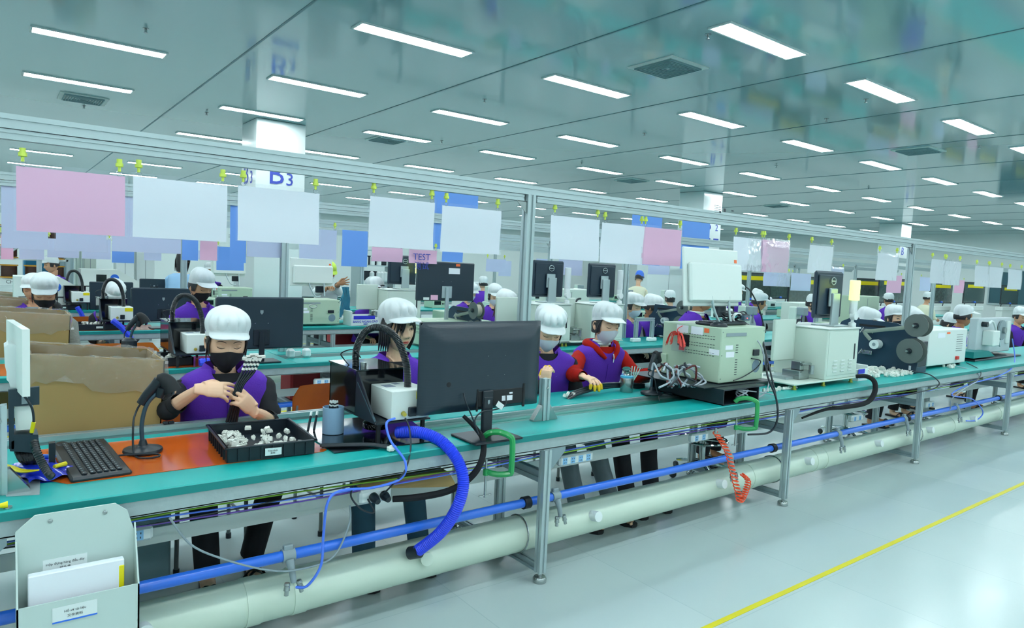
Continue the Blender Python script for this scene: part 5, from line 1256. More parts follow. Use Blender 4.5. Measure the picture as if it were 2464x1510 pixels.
    # shirt under the vest
    shm = torso(.004, .01, lambda a: .985-.02*g2(((a+math.pi) % (2*math.pi))-math.pi, .8), nu=36 if hi else 22, nv=20 if hi else 10); shm.join(slv); shm.obj('shirt', shirt, t, ang=80)
    if vest:
        vt = lambda a: 1.018-.13*g2(((a+math.pi) % (2*math.pi))-math.pi, .36)
        vo = torso(.022, .018, vt, nu=64 if hi else 28, nv=34 if hi else 14, sd=H.x*7)
        vb = vo.obj('vest', vestm, t, ang=80)
        # standing collar
        cg = M()
        def cf2(u, v):
            a = .55+(2*math.pi-1.1)*u; w2 = .130-.036*v
            z = shz+.034+.060*v-.06*g2(((a+math.pi) % (2*math.pi))-math.pi, .75)
            return T((w2*math.sin(a), sh.y-.004-w2*.74*math.cos(a), z))
        cg.grid(cf2, 30 if hi else 16, 4); cg.obj('vest_collar', vestm, vb, ang=80)
        zp = M(); pp = []
        for k in range(8):
            s_ = .25+.6*k/7*.98; A, B = sec(s_); c_ = hip+(sh-hip)*s_; pp.append(T((0, c_.y-B-.019-.004*g2(s_-.68, .14), hipz+(shz+.055-hipz)*s_)))
        zp.tube(pp, .003, 6, 3); zp.obj('zip', PURPD, vb)
        lg_ = M()
        for k, (dx, dz) in enumerate(((.0, 0), (.012, 0), (.024, .0), (.006, .010), (.018, .013), (.028, .008))):
            s_ = .70+dz*2; A, B = sec(s_); c_ = hip+(sh-hip)*s_; q = T((.062+dx, c_.y-B-.024-.012+(.062+dx)**2*2.2, hipz+(shz+.055-hipz)*s_)); w2 = .004 if k < 3 else .002
            lg_.box(q.x-w2, q.x+w2, q.y-.001, q.y+.006, q.z-.0018, q.z+.0018)
        if hi: lg_.obj('embroidered_mark', WHITE, vb, smooth=False)
    if collar:
        M().tube([T((.066*math.sin(a*.349), sh.y+.000-.062*math.cos(a*.349), shz+.066)) for a in range(19)], .012, 8).join(M().tube([T((.062*math.sin(a*.349), sh.y-.008-.058*math.cos(a*.349), shz+.086)) for a in range(19)], .010, 8)).obj('turtleneck', collar, t)
    if hood:
        hg_ = M()
        hg_.tube([T(p) for p in ((.035, -.085, shz-.035), (.09, -.035, shz+.03), (.115, .05, shz+.06), (.07, .13, shz+.055), (0, .15, shz+.05), (-.07, .13, shz+.055), (-.115, .05, shz+.06), (-.09, -.035, shz+.03), (-.035, -.085, shz-.035))], [.012, .026, .034, .04, .045, .04, .034, .026, .012], 12, 5); hg_.obj('hood', hood, t)
        M().tube([T(p) for p in ((.03, -.085, shz-.0), (.025, -.1, shz-.03), (.015, -.108, shz-.06))], .003, 6, 3).obj('drawstring', WHITE, t)
    if lower:
        lm = legm or MASKB; tr = M()
        for s in (-1, 1):
            hp = T((s*.09, hip.y, hipz+.02))
            if standing: kn = T((s*.09, hip.y-.02, .5)); an = T((s*.10, hip.y+.01, .1))
            elif legs: kn, an = [V(q)-O for q in legs[0 if s < 0 else 1]]
            else: kn = T((s*.11, hip.y-.36, .50)); an = T((s*.12, hip.y-.30, .09))
            tr.tube([hp, (hp+kn)/2, kn, (kn+an)/2, an], [.09, .085, .067, .060, .058], 16, 4)
            if feet is not False:
                fo = M(); sn = M()
                fd = V(feet) if feet else T((0, -1, 0)); ft = V((an.x, an.y, 0)); f_ = V((fd.x, fd.y, 0)).normalized()
                fo.tube([an+V((0, 0, .02)), an-V((0, 0, .04))-f_*.005, V((an.x, an.y, .035))+f_*.05, V((an.x, an.y, .028))+f_*.13, V((an.x, an.y, .024))+f_*.16], [.034, .036, .035, .034, .024], 12, 3, sx=.8, side=(0, 0, 1))
                side = V((-f_.y, f_.x, 0))
                for k in range(5): fo.ball(ft+f_*(.175-.008*k)+side*s*(-.028+.014*k)+V((0, 0, .025)), (.009 if k else .011,)*3, 8)
                pl = [ft+f_*x+side*y for x, y in ((-.075, -.03), (-.085, 0), (-.075, .03), (.05, .042), (.14, .050), (.185, .03), (.195, 0), (.185, -.03), (.14, -.050), (.05, -.042))]
                sn.prism(pl, (0, 0, .02)); sn.tube([ft+f_*.07+side*.045+V((0, 0, .02)), ft+f_*.10+side*.02+V((0, 0, .062)), ft+f_*.12-side*.02+V((0, 0, .05)), ft+f_*.14-side*.045+V((0, 0, .02))], .012, 8, 4, sx=.4); sn.tube([ft+f_*.07-side*.045+V((0, 0, .02)), ft+f_*.10-side*.02+V((0, 0, .062)), ft+f_*.12+side*.02+V((0, 0, .05)), ft+f_*.14+side*.045+V((0, 0, .02))], .012, 8, 4, sx=.4)
                fo_ = fo.obj('bare_foot', SK[skin], t, ang=80); sn.obj('sandal', BLK2, fo_)
        tr.obj('trousers', lm, t, ang=80)
    if tips:
        ct = M()
        for a, m_, b in tips:
            d = (b-m_).normalized(); ct.tube([a*.4+m_*.6, m_, (m_+b)/2, b+d*.004], [.0118, .0122, .0112, .0095], 10, 3); ct.ball(b+d*.003, .0098, 10)
        ct.obj('finger_cots', mat('yellow_finger_cot', 'f0c020', .45), t)
    return t
JEAN = mat('blue_jeans', '2c5468', .8, var=.1, vscale=30); GJEAN = mat('grey_jeans', '647278', .8, var=.1, vscale=30); REDF = mat('red_fleece', 'a8180c', .85, bump=.2, bscale=120, spec=.2)
# -- four women seated at the nearest line
H1 = PY(545, 826, 3.54)
person('person in white cap, black mask and purple vest, holding black leads over the tray', H1, yaw=-.12, pitch=.16, roll=.04, byaw=-.12, hi=True, lean=.05, HS=1.17, drop=.165, mask=MASKB, eyes='down', hair='tucked', puff=1.1, brim=.042, seed=1,
    arms={-1: (PY(405, 985, 3.50), PY(480, 935, 3.33), dict(fwd=(.95, -.15, -.08), nrm=(-.1, .75, -.6), curl=(.3, .34, .42, .5), s=1.15, thumb=1, thumb_in=.6, spread=.22)), 1: (PY(655, 1012, 3.47), PY(612, 990, 3.33), dict(fwd=(-.6, -.2, .7), nrm=(-.45, .85, -.1), curl=(.6, .72, .8, .85), s=1.15, thumb=-1, thumb_in=.8, spread=.25))},
    sleeve_end=(.35, .30), legs=((H1+V((-.15, -.20, .52-H1.z)), H1+V((-.11, -.15, .1-H1.z))), (H1+V((.18, -.20, .53-H1.z)), H1+V((.12, -.08, .1-H1.z)))), legm=MASKB)
chair(H1.x-.03, 3.80, 0, 'wooden seat and back behind the woman in the black mask')
H2 = PY(957, 791, 3.66)
person('person with dark bangs and bare face in white cap, left of the large black monitor', H2, yaw=.08, pitch=.04, roll=-.05, byaw=-.15, hi=True, HS=1.18, drop=.205, eyes='open', gaze=.6, hair='bob', puff=1.15, sag=1.3, brim=.05, seed=3, shirt=MASKB, legm=JEAN,
    legs=((V((1.52, 3.2, .5)), V((1.50, 3.12, .1))), (V((1.80, 3.2, .5)), V((1.82, 3.12, .1)))), sleeve_end=.9)
H3 = PY(1319, 797, 3.62)
person('person in white cap and white mask looking down, right of the large black monitor', H3, yaw=-.45, pitch=.36, roll=.05, byaw=-.5, hi=True, HS=1.18, drop=.17, mask=MASKW, eyes='down', hair='tucked', puff=1.35, brim=.05, seed=5, legm=GJEAN,
    arms={-1: (PY(1275, 935, 3.48), PY(1312, 925, 3.38), dict(fwd=(.1, .05, 1), nrm=(.9, .3, 0), curl=.7, cots={0, 1, 4}, s=1.08)), 1: (PY(1395, 975, 3.5), PY(1362, 955, 3.36), dict(fwd=(-1, -.2, -.15), nrm=(0, -.2, -1), curl=.5, s=.95))}, sleeve_end=.85,
    legs=((V((2.95, 3.25, .5)), V((2.95, 3.08, .1))), (V((3.20, 3.25, .5)), V((3.22, 3.05, .1)))), feet=(.15, -1, 0))
H4 = PY(1457, 783, 3.68)
person('person in red hooded sweater under a purple vest, white cap, mask and yellow finger cots', H4, yaw=-.14, pitch=.14, roll=.05, byaw=-.2, hi=True, HS=1.18, drop=.175, mask=MASKW, eyes='down', hair='tucked', puff=1.0, brim=.055, seed=8, shirt=REDF, collar=WHITE, hood=REDF, legm=MASKB, shoulders=1.12,
    arms={-1: (PY(1378, 900, 3.50), PY(1404, 905, 3.34), dict(fwd=(.05, -.95, -.1), nrm=(0, -.1, -1), curl=.5, spread=.3, cots={0, 1, 2, 3, 4}, s=1.12)), 1: (PY(1532, 905, 3.5), PY(1575, 895, 3.34), dict(fwd=(.6, -.4, .3), nrm=(-.3, -.3, -.9), curl=.9, s=.95))}, sleeve_end=.95,
    legs=((V((3.50, 3.3, .5)), V((3.42, 3.10, .1))), (V((3.80, 3.3, .5)), V((3.66, 3.10, .1)))), feet=(-.1, -1, 0))
chair(3.62, 3.98, -.1, 'wooden chair behind the worker in the red sweater')
# leads held by the first woman
hp = PY(575, 930, 3.33)
for k in range(5):
    dx = (k-2)*.008
    t = thing('held_lead', 'long black lead with white connectors held upright by the woman in the black mask', 'lead', (0, 0, 0), group='leads held by the woman in the black mask')
    pts = [PY(545+6*k, 1015, 3.36), PY(556+5*k, 975, 3.34), hp+V((dx, 0, 0)), PY(583+7*k, 895, 3.33), PY(592+8*k, 868, 3.33)]
    M().tube(pts, .0058, 8, 6).obj('lead', BLK, t)
    d = (pts[-1]-pts[-2]).normalized()
    g = M()
    for j in range(3): p0 = pts[-1]+d*(-.045+.022*j); g.cyl(p0, p0+d*.011, .0078, n=10)
    e = pts[-1]+d*.012; g.box(e.x-.02, e.x+.022, e.y-.008, e.y+.008, e.z-.006+.008*(k % 3), e.z+.009+.008*(k % 3), .002); g.obj('connector', CONN, t)
# -- workers at the right of the nearest line
Y0 = 3.75
def wk(px, py, Y, label, **k):
    return person(label, PY(px, py, Y), **dict(dict(lower=True, pitch=.25, group=None), **k))
wk(1690, 712, 3.75, 'person with only neck and chin showing under the large white screen', yaw=.5, pitch=.0, skin=2, collar=WHITE, legm=MASKB, puff=.6)
wk(2085, 775, 3.75, 'person in white peaked cap bending behind the dark reel machine', yaw=.55, pitch=.25, skin=1, mask=MASKW, puff=.8, brim=.07, hair='short', lower=True, feet=(.5, -1, 0))
wk(2152, 766, 3.85, 'person in white cap and black mask looking over the reel machine', yaw=-.35, pitch=.05, mask=MASKB, eyes='open', puff=.9, brim=.03, lower=True)
wk(2190, 770, 4.0, 'person in white bouffant cap hidden behind the second tall post', yaw=-.1, pitch=.6, mask=MASKW, puff=1.2)
wk(2318, 762, 3.62, 'person in white peaked cap seen in profile behind the white control cabinet', yaw=.85, pitch=.0, skin=2, eyes='open', puff=.45, brim=.075, hair='short', lower=True, feet=(.3, -1, 0))
wk(2285, 780, 4.1, 'person in pale cap half hidden behind the man in profile', yaw=.3, pitch=.4, puff=.8, shirt=PAPER, vest=False)
wk(2455, 762, 3.9, 'person in white cap at the right edge of the picture', yaw=-.5, pitch=.2, skin=1, eyes='down', puff=.8, hair='short')
for (x, y) in ((8.45, 3.02), (8.75, 2.98)):
    pass
# -- second line
wk(1216, 738, 6.05, 'person in white cap and mask with brown hair, left of the tall post', yaw=-.15, pitch=.25, mask=MASKW, hair='bob', hairm=HAIRB, puff=1.0, shirt=MASKB, collar=WHITE, HS=1.25)
wk(1523, 738, 6.0, 'person in white cap and mask left of the second-line post', yaw=.1, pitch=.2, mask=MASKW, hair='short', puff=1.0, shirt=mat('grey_shirt', '8a8a90', .8), HS=1.2)
wk(1569, 740, 6.05, 'man in white cap looking right beside the small dark reel machine', yaw=.6, pitch=.2, skin=2, hair='short', puff=.8, shirt=MASKB, HS=1.2)
wk(108, 706, 7.05, 'person in white cap and black mask above the open cardboard boxes at left', yaw=-.1, pitch=.35, mask=MASKB, hair='tucked', puff=.9, shirt=mat('checked_shirt', '8e948c', .8, var=.3, vscale=60), skin=1)
wk(80, 697, 8.8, 'person in white cap with hands raised near the mouth, behind the masked worker at left', yaw=-.3, pitch=.2, skin=1, puff=.8, shirt=GREY, hair='short')
wk(482, 690, 6.6, 'person in white cap and black mask leaning behind the arched black hose', yaw=.4, pitch=.35, mask=MASKB, hair='short', puff=.6, skin=1, shirt=PURP)
wk(900, 703, 8.5, 'man with bare face in white cap and navy sleeves looking at the camera', yaw=-.45, pitch=.0, skin=1, eyes='open', hair='short', puff=.9, brim=.03, shirt=mat('navy_cotton', '202a5c', .8), HS=1.45, shoulders=1.4)
wk(1826, 728, 6.3, 'person in white cap in profile beside the white screen', yaw=.9, pitch=.15, skin=2, puff=.9, hair='short', shirt=GREY)
wk(1955, 730, 6.6, 'person in white cap and black mask left of the black portrait monitor', yaw=.3, pitch=.2, mask=MASKB, puff=.7)
# -- standing people far back
wk(792, 655, 9.6, 'standing worker with lime green cap leaning over the machines', yaw=-.1, pitch=.5, standing=True, skin=2, capm=mat('lime_cap', 'c8e858', .7), puff=.1, hair='short', mask=MASKW, vest=False, shirt=WHITE, arms={-1: (PY(770, 700, 9.5), PY(790, 692, 9.2)), 1: (PY(808, 690, 9.4), PY(815, 682, 9.1), dict(fwd=(1, 0, .3), nrm=(0, -1, 0), curl=.1, spread=.5))}, lower=True)
wk(124, 637, 13.6, 'standing worker in purple vest seen from the side in front of the blue crates', yaw=-1.3, pitch=.2, standing=True, skin=1, puff=.3, hair='short', shirt=mat('dark_plum_shirt', '3c3048', .8), lower=True, feet=False, byaw=-1.0)
wk(440, 627, 11.9, 'standing person in light blue shirt with ponytail seen from behind', yaw=2.6, pitch=.1, byaw=2.6, standing=True, vest=False, shirt=mat('light_blue_shirt', '9cc4e8', .8), hair='long', puff=.1, lower=True, feet=False, capm=HAIR)
wk(505, 652, 13.8, 'far worker in purple vest with white mask standing behind the machines', yaw=-.2, pitch=.1, standing=True, mask=MASKW, puff=.7, lower=True, feet=False)
wk(1163, 683, 11.6, 'far worker in white cap seen from behind, left of the tall middle post', yaw=2.7, pitch=0, byaw=2.7, puff=.5, hair='short')
wk(1538, 668, 10.8, 'worker in cream coat and blue cap bending, behind the second-line post', yaw=2.0, byaw=2.0, pitch=.4, standing=True, vest=False, shirt=mat('cream_coat', 'e4e6cc', .8), capm=BLUEP, puff=.5, lower=True, feet=False)
wk(2138, 722, 6.9, 'worker in purple vest and white cap seen from behind, near column B1', yaw=2.5, byaw=2.5, pitch=0, puff=.4, hair='short', brim=.06, shirt=PURP, skin=1)
wk(2232, 717, 7.6, 'worker in cream coat and white cap right of the second tall post', yaw=1.2, byaw=1.3, pitch=0, puff=.5, hair='short', vest=False, shirt=mat('cream_coat', 'e4e6cc', .8), skin=1)
wk(1130, 705, 8.7, 'worker in white bouffant cap hidden behind the square monitor', yaw=0, pitch=.3, puff=1, mask=MASKW)
wk(1190, 712, 7.9, 'worker in white cap behind the woman with long brown hair', yaw=-.3, pitch=.3, puff=1, mask=MASKW)
wk(1775, 700, 9.0, 'worker in white cap between the white screen and the far monitors', yaw=.4, pitch=.3, puff=.9)
wk(1820, 712, 9.3, 'far worker in white cap right of the white screen', yaw=.6, pitch=.3, puff=.9)
wk(1612, 718, 8.8, 'worker in white cap seen above the small reel machine', yaw=2.8, byaw=2.8, pitch=0, puff=.5)
wk(275, 708, 8.9, 'far worker in white bouffant cap above the black monitors at left', yaw=.1, pitch=.7, puff=1.1)
# ---------------------------------------------------------------- machines and clutter on the lines behind
def bxt(name, label, cat, x, y, z, w_, d_, h_, mt, group=None):
    t = thing(name, label, cat, (x, y, z), group=group); M().box(0, w_, 0, d_, 0, h_, .008).obj('case', mt, t); return t
def wide_monitor(px0, py0, px1, py1, Y, label, emblem=True, square=False):
    a, b = PY(px0, py0, Y), PY(px1, py1, Y); w_ = b.x-a.x; z1 = a.z; z0 = b.z; c = (a.x+b.x)/2
    t = thing('monitor', label, 'monitor', (c, Y, TZ+.001)); z1 -= TZ; z0 -= TZ; W2 = w_/2
    M().box(-W2, W2, -.02, .03, z0, z1, .01).obj('shell', mat('flat_monitor_back', '1f313e', .38), t)
    g = M().box(-.02, .02, -.045, -.02, .01, z0+(z1-z0)*.35, .004); g.box(-.06, .06, -.03, -.02, z0+.03, z0+(z1-z0)*.38, .003); g.obj('stand_column', (ALU if square else BLK), t)
    M().box(-.13, .13, -.12, .08, 0, .012, .005).obj('stand_base', BLK, t)
    if emblem: M().prism([(-.012, -.021, z1-.1), (.012, -.021, z1-.1), (.012, -.021, z1-.12), (0, -.021, z1-.135), (-.012, -.021, z1-.12)], (0, -.001, 0)).obj('shield_emblem', GREY, t, smooth=False)
    g = M(); [g.lathe([(.004, 0), (.004, .001)], (dx, -.021, z0+(z1-z0)*dz), (0, -1, 0), 8) for dx in (-.05, .05) for dz in (.3, .5)]; g.obj('mount_screw', STEEL, t)
    if square:
        M().box(W2*.05, W2*.45, -.0215, -.0205, z1-.12, z1-.06).obj('paper_label', PAPER, t, smooth=False); M().box(W2*.3, W2*.45, -.022, -.0205, z1-.04, z1-.015).obj('orange_label', mat('orange_label', 'f4703c', .5), t, smooth=False)
        M().box(-W2*.8, -W2*.6, -.0215, -.0205, z0+.01, z0+.035).obj('white_label', WHITE, t, smooth=False); M().box(-W2*.55, -W2*.3, -.0215, -.0205, z0+.01, z0+.06).obj('white_label', PINK, t, smooth=False)
    return t
wide_monitor(520, 714, 727, 835, 5.42, 'wide black monitor seen from behind on the second line, behind the masked woman')
wide_monitor(315, 692, 466, 772, 8.1, 'wide black monitor with a white sticker, left of the white blower box')
wide_monitor(215, 677, 320, 745, 10.7, 'black monitor far left, behind the second blower box')
wide_monitor(336, 670, 404, 700, 12.2, 'small dark monitor far left above the others')
wide_monitor(1005, 627, 1137, 724, 6.0, 'large square dark monitor with paper label on a silver pole, above the second woman', square=True, emblem=False)
for k, (px, py, Y, s) in enumerate(((455, 850, 5.30, 1), (272, 765, 7.95, 1), (178, 723, 10.6, 1))):
    q = PZ(px, py, TZ); lab = ('black fume extractor with arched hose, on the second line left of the white cap', 'black fume extractor with arched hose, second from the front at left', 'farthest black fume extractor at left')[k]
    q = PY(px, py, Y)
    t = extractor(q.x-.1, Y+.12, lab)
    hb = [PY(*c_, Y-.02) for c_ in (((420, 850), (455, 760), (0, 0)),)[0][:2]] if False else None
for k, (P_, Y) in enumerate(((((480, 872), (505, 870), (530, 878)), 5.2), (((270, 770), (295, 790), (318, 820), (322, 850)), 7.7), (((185, 738), (196, 755), (203, 775)), 10.4), (((365, 795), (340, 770)), 7.9))[:3]):
    tag(hose([PY(*c_, Y) for c_ in P_], .03, .03, 8).obj('exhaust_hose', BLUEH), 'blue exhaust hose '+('behind the woman in the black mask', 'curving down from the second extractor', 'far left, below the third extractor')[k], 'hose')
def far_tray(px, py, Y, label, n=40):
    q = PY(px, py, Y); q.z = TZ+.002; t = thing('parts_tray', label, 'tray', q)
    g = M(); a, b_, h = .2, .17, .06
    g.box(-a, a, -b_, b_, 0, .004)
    for (p, q_, r_, s_) in ((-a, -a+.01, -b_, b_), (a-.01, a, -b_, b_), (-a, a, -b_, -b_+.01), (-a, a, b_-.01, b_)): g.box(p, q_, r_, s_, 0, h)
    g.obj('tray_body', BLK, t); M().box(-.03, .03, -b_-.001, -b_, .02, .04).obj('tray_label', WHITE, t, smooth=False)
    for i in range(n):
        conn((q.x+R.uniform(-.17, .17), q.y+R.uniform(-.14, .14), TZ+.02+R.random()*.035), R.uniform(0, 6), 'white connector in the tray on the line behind', 'white connectors in the trays behind', .3, 1.3)
far_tray(383, 853, 5.55, 'black tray of white connectors on the second line, behind the open box', 45)
far_tray(235, 785, 8.15, 'black tray of white connectors on the third line at left', 25)
far_tray(150, 745, 10.8, 'black tray on the fourth line at left', 8)
scanner(PY(250, 800, 7.0).x, 5.55, -.3, 'barcode scanner on its neck stand on the second line at left', .30, .05)
scanner(PY(115, 750, 8.2).x, 8.2, -.3, 'barcode scanner on its neck stand on the third line at left', .2, .05)
for (x, y, px) in ((1.0, 5.3, 0),):
    o = tag(M().prism([(x_, y_, TZ+.0005) for x_, y_ in ((-.6, 5.33), (1.35, 5.3), (1.4, 5.85), (-.6, 5.85))], (0, 0, .002)).obj('bench_mat', ORANGE, smooth=False), 'orange mat under the tray on the second line', 'mat')
    o = tag(M().prism([(x_, y_, TZ+.0005) for x_, y_ in ((-.6, 7.98), (1.35, 7.95), (1.4, 8.5), (-.6, 8.5))], (0, 0, .002)).obj('bench_mat', ORANGE, smooth=False), 'orange mat on the third line at left', 'mat')
q = PY(308, 838, 5.55); t = thing('cable_cup', 'blue-grey cup with black leads on the second line', 'cup', (q.x, 5.5, TZ+.003)); M().lathe([(.05, 0), (.05, .13), (.045, .13), (.045, .01)], n=20).obj('cup_body', mat('blue_grey_plastic', '8eb4d4', .35, coat=.3), t); M().lathe([(.052, .13), (.05, .18), (.03, .2)], n=16).obj('black_leads', BLK, t)
for k, (px, Y, lb) in enumerate(((265, 6.35, 'wooden chair back left of the blue-grey cup on the second line'), (345, 6.35, 'wooden chair back right of the blue-grey cup on the second line'), (215, 9.0, 'wooden chair back on the third line at left'), (812, 3.92, 'wooden chair back just left of the black fume cabinet'), (430, 3.95, 'x'))[:4]):
    q = PY(px, 820, Y); chair(q.x, Y, .1, lb)
# testers, screens and cream machines on the second and third line
q = PY(732, 782, 7.75); tester(q.x, 8.05, .56, .4, .30, 'pale green tester with white coil on the third line, right of the wide black monitor', TZ+.02)
white_screen(PY(757, 690, 8.1).x, 8.2, TZ+.35, .53, .34, 'white screen behind the wide black monitor, left of the lime-capped worker', .05)
q = PY(533, 745, 10.6); tester(q.x, 10.8, .5, .4, .3, 'pale green tester on the fourth line, above the white cap', TZ+.02); white_screen(PY(558, 660, 10.8).x, 11.0, TZ+.36, .5, .36, 'white screen on the fourth line, far behind the black mask', .05)
t = thing('cable_coil', 'white cable coil hanging on the tester of the third line', 'cable coil', PY(752, 736, 7.98)); M().tube([(.05*math.cos(a*.7), -.02, .022*math.sin(a*.7)) for a in range(30)], .005, 6).obj('coil', WHITE, t)
q = PY(1020, 778, 5.8); tester(q.x, 5.75, .78, .42, .24, 'long pale green tester under the large square monitor on the second line', TZ+.02)
cream_machine(PY(1290, 745, 5.5).x-.05, 5.45, 'cream cutting machine behind the woman looking down, left one of the pair', 'portrait black monitor with emblem, left one of the pair right of the tall post', lit=False, lamplabel='unlit white signal lamp between the two portrait monitors')
cream_machine(PY(1425, 745, 5.5).x-.05, 5.45, 'cream cutting machine behind the worker in red, right one of the pair', 'portrait black monitor with emblem, above the worker in red', lit=False, lamplabel='unlit white signal lamp right of the second portrait monitor')
cream_machine(PY(945, 700, 8.1).x-.1, 8.05, 'cream machine behind the second woman on the third line', 'portrait black monitor with emblem left of the large square monitor', lit=True, lamplabel='lit signal lamp just left of the large square monitor')
reel_machine(PY(1652, 800, 5.42).x, 6.08, 'smaller dark reel machine on the second line, left of the white screen', TZ+.03, .85)
reel_machine(PY(1150, 760, 5.6).x, 6.15, 'dark reel machine behind the large square monitor', TZ+.02, .8)
# small aluminium frame on the second line
t = thing('small_frame', 'small aluminium U frame with white feet in front of the second-line workers', 'frame', (0, 0, 0)); a, b = PZ(1512, 820, TZ), PZ(1575, 822, TZ)
for p in (a, b): M().profile((p.x, 5.55, TZ+.001), (p.x, 5.55, TZ+.25), .04, .04).obj('post', ALU, t, smooth=False); M().box(p.x-.07, p.x+.07, 5.52, 5.58, TZ+.001, TZ+.05, .01).obj('white_foot', WHITE, t)
M().profile((a.x-.02, 5.55, TZ+.27), (b.x+.02, 5.55, TZ+.27), .04, .04).obj('crossbar', ALU, t, smooth=False)
for k, (px, py) in enumerate(((718, 860), (678, 838))):
    q = PZ(px, py, TZ); t = thing('post_foot', 'white foam block at the foot of the second-frame post, %s one' % ('front', 'rear')[k], 'block', (q.x, q.y, TZ+.001)); M().box(-.1, -.035, -.03, .03, 0, .075, .015).obj('left_pad', WHITE, t); M().box(.035, .1, -.03, .03, 0, .075, .015).obj('right_pad', WHITE, t); M().box(-.035, .035, .035, .05, 0, .05, .006).obj('link', WHITE, t)
# cartons with writing
q = PY(845, 783, 7.95); t = thing('carton', 'white open carton with blue band and blue print, left of the second woman', 'carton', (q.x, 7.95, TZ)); w_ = PY(920, 783, 7.95).x-q.x
g = M().box(0, w_, 0, .01, 0, .11); g.box(0, w_, .24, .25, 0, .13); g.box(0, .012, 0, .25, 0, .19, .03); g.box(w_-.012, w_, 0, .25, 0, .19, .03); g.box(0, w_, 0, .25, 0, .004); g.obj('carton_body', WHITE, t); M().box(.03, w_*.75, -.002, 0, .085, .13).obj('blue_band', mat('royal_blue_print', '2a30c8', .5), t, smooth=False)
text('carton_text', 'BANG NGAN CAO', .04, mat('royal_blue_print', '2a30c8', .5), t, (w_*.45, -.003, .055), FR); text('carton_text', '绝缘胶', .02, mat('royal_blue_print', '2a30c8', .5), t, (w_*.45, -.003, .025), FR)
# hanging blue cable bundle of the lime-capped worker
rr = random.Random(2); TEAL = mat('teal_cable', '3c8ca8', .5)
t = thing('cable_hank', 'hank of teal cables hanging beside the lime-capped worker', 'cable hank', PY(830, 690, 8.9))
g = M(); [g.tube([(rr.uniform(-.05, .05), rr.uniform(-.03, .03), 0), (rr.uniform(-.08, .08), 0, -.2), (rr.uniform(-.13, .13), 0, -.42)], .009, 5, 3) for _ in range(22)]; g.obj('strands', TEAL, t)
g = M(); [g.ball((rr.uniform(-.18, .16), rr.uniform(-.05, .05), rr.uniform(-.62, -.42)), (.02, .02, .014), 6) for _ in range(50)]; o = g.obj('plug_tangle', BLK, t); o['kind'] = 'stuff'
g = M(); [g.box(x-.012, x+.012, y-.01, y+.01, z-.008, z+.008) for x, y, z in ((rr.uniform(-.18, .16), rr.uniform(-.07, -.04), rr.uniform(-.62, -.40)) for _ in range(40))]; o = g.obj('white_plugs', WHITE, t); o['kind'] = 'stuff'
# far left: storage rack, blue crates, white cabinets, loaf-shaped machines
t = thing('storage_rack', 'steel rack with wire reels at the far left edge', 'rack', (PY(0, 640, 14.2).x-.1, 14.2, 0)); w_ = 1.05
for x in (0, w_): M().box(x-.03, x+.03, -.03, .03, 0, 2.2).obj('upright', ALU, t, smooth=False)
for z in (1.02, 1.35, 1.68): M().box(0, w_, -.03, .5, z, z+.03).obj('shelf', WPAINT, t, smooth=False)
g = M().tube([(0, -.04, 1.3), (w_, -.04, 2.1)], .02, 6); g.obj('diagonal_brace', ALU, t)
rl = None
for z in (1.05, 1.38, 1.71):
    for x in (.22, .55, .88):
        if rl is None:
            rl = thing('wire_reel', 'yellow wire reel on the rack at far left', 'reel', (0, 0, 0), group='reels on the far left rack'); M().lathe([(.13, 0), (.13, .02), (.09, .02), (.09, .2), (.13, .2), (.13, .22)], n=20).obj('flanges', mat('amber_reel', 'd89c30', .5), rl); M().lathe([(.115, .025), (.115, .195)], n=20).obj('wire_winding', mat('dark_wire', '402418', .5, var=.3, vscale=30), rl); r_ = rl
        else: r_ = dup(rl)
        r_.location = (t.location.x+x, 14.25, z)
        r_['label'] = 'yellow wire reel on the far left rack, %s shelf, %s' % ({1.05: 'lowest', 1.38: 'middle', 1.71: 'top'}[z], {.22: 'left', .55: 'centre', .88: 'right'}[x])
a, b = PY(58, 630, 15.0), PY(118, 690, 15.0)
t = thing('crate_stack', 'tall teal-blue crate with red triangle mark at far left', 'crate', (a.x, 15, 0)); w_ = b.x-a.x
M().box(0, w_, 0, .8, .35, a.z+.1, .02).obj('crate_body', mat('teal_crate', '1c7ca8', .5), t); M().box(0, w_, 0, .8, 0, .35, .02).obj('dark_base', mat('dark_teal_base', '1c4a60', .5), t)
M().prism([(w_*.4, -.005, a.z-.22), (w_*.6, -.005, a.z-.22), (w_*.5, -.005, a.z-.07)], (0, .004, 0)).obj('triangle_mark', RED, t, smooth=False); text('crate_text', 'CHU KHONG NEN DOI', .085, INKD, t, (w_*.5, -.006, a.z-.36), FR)
def loaf(px, py, Y, s, label):
    q = PY(px, py, Y); t = thing('wire_stripping_machine', label, 'machine', (q.x, Y, TZ)); k = s
    M().prism([(0, 0, 0), (.85*k, 0, 0), (.85*k, 0, .2*k), (.5*k, 0, .42*k), (0, 0, .42*k)], (0, .5, 0)).obj('case', WPAINT, t, smooth=False); M().box(.2*k, .34*k, -.005, 0, .22*k, .34*k).obj('dark_screen', BLKG, t, smooth=False); M().lathe([(.06*k, 0), (.06*k, .003)], (.45*k, -.003, .29*k), (0, 1, 0), 20).obj('blue_logo', BLUEP, t); M().box(.05*k, .6*k, -.006, 0, .15*k, .165*k).obj('slot', BLK, t, smooth=False)
    return t
loaf(33, 735, 10.8, 1.0, 'loaf-shaped white machine with blue disc at far left'); loaf(195, 700, 13.6, 1.1, 'loaf-shaped white machine with blue disc behind the far extractors')
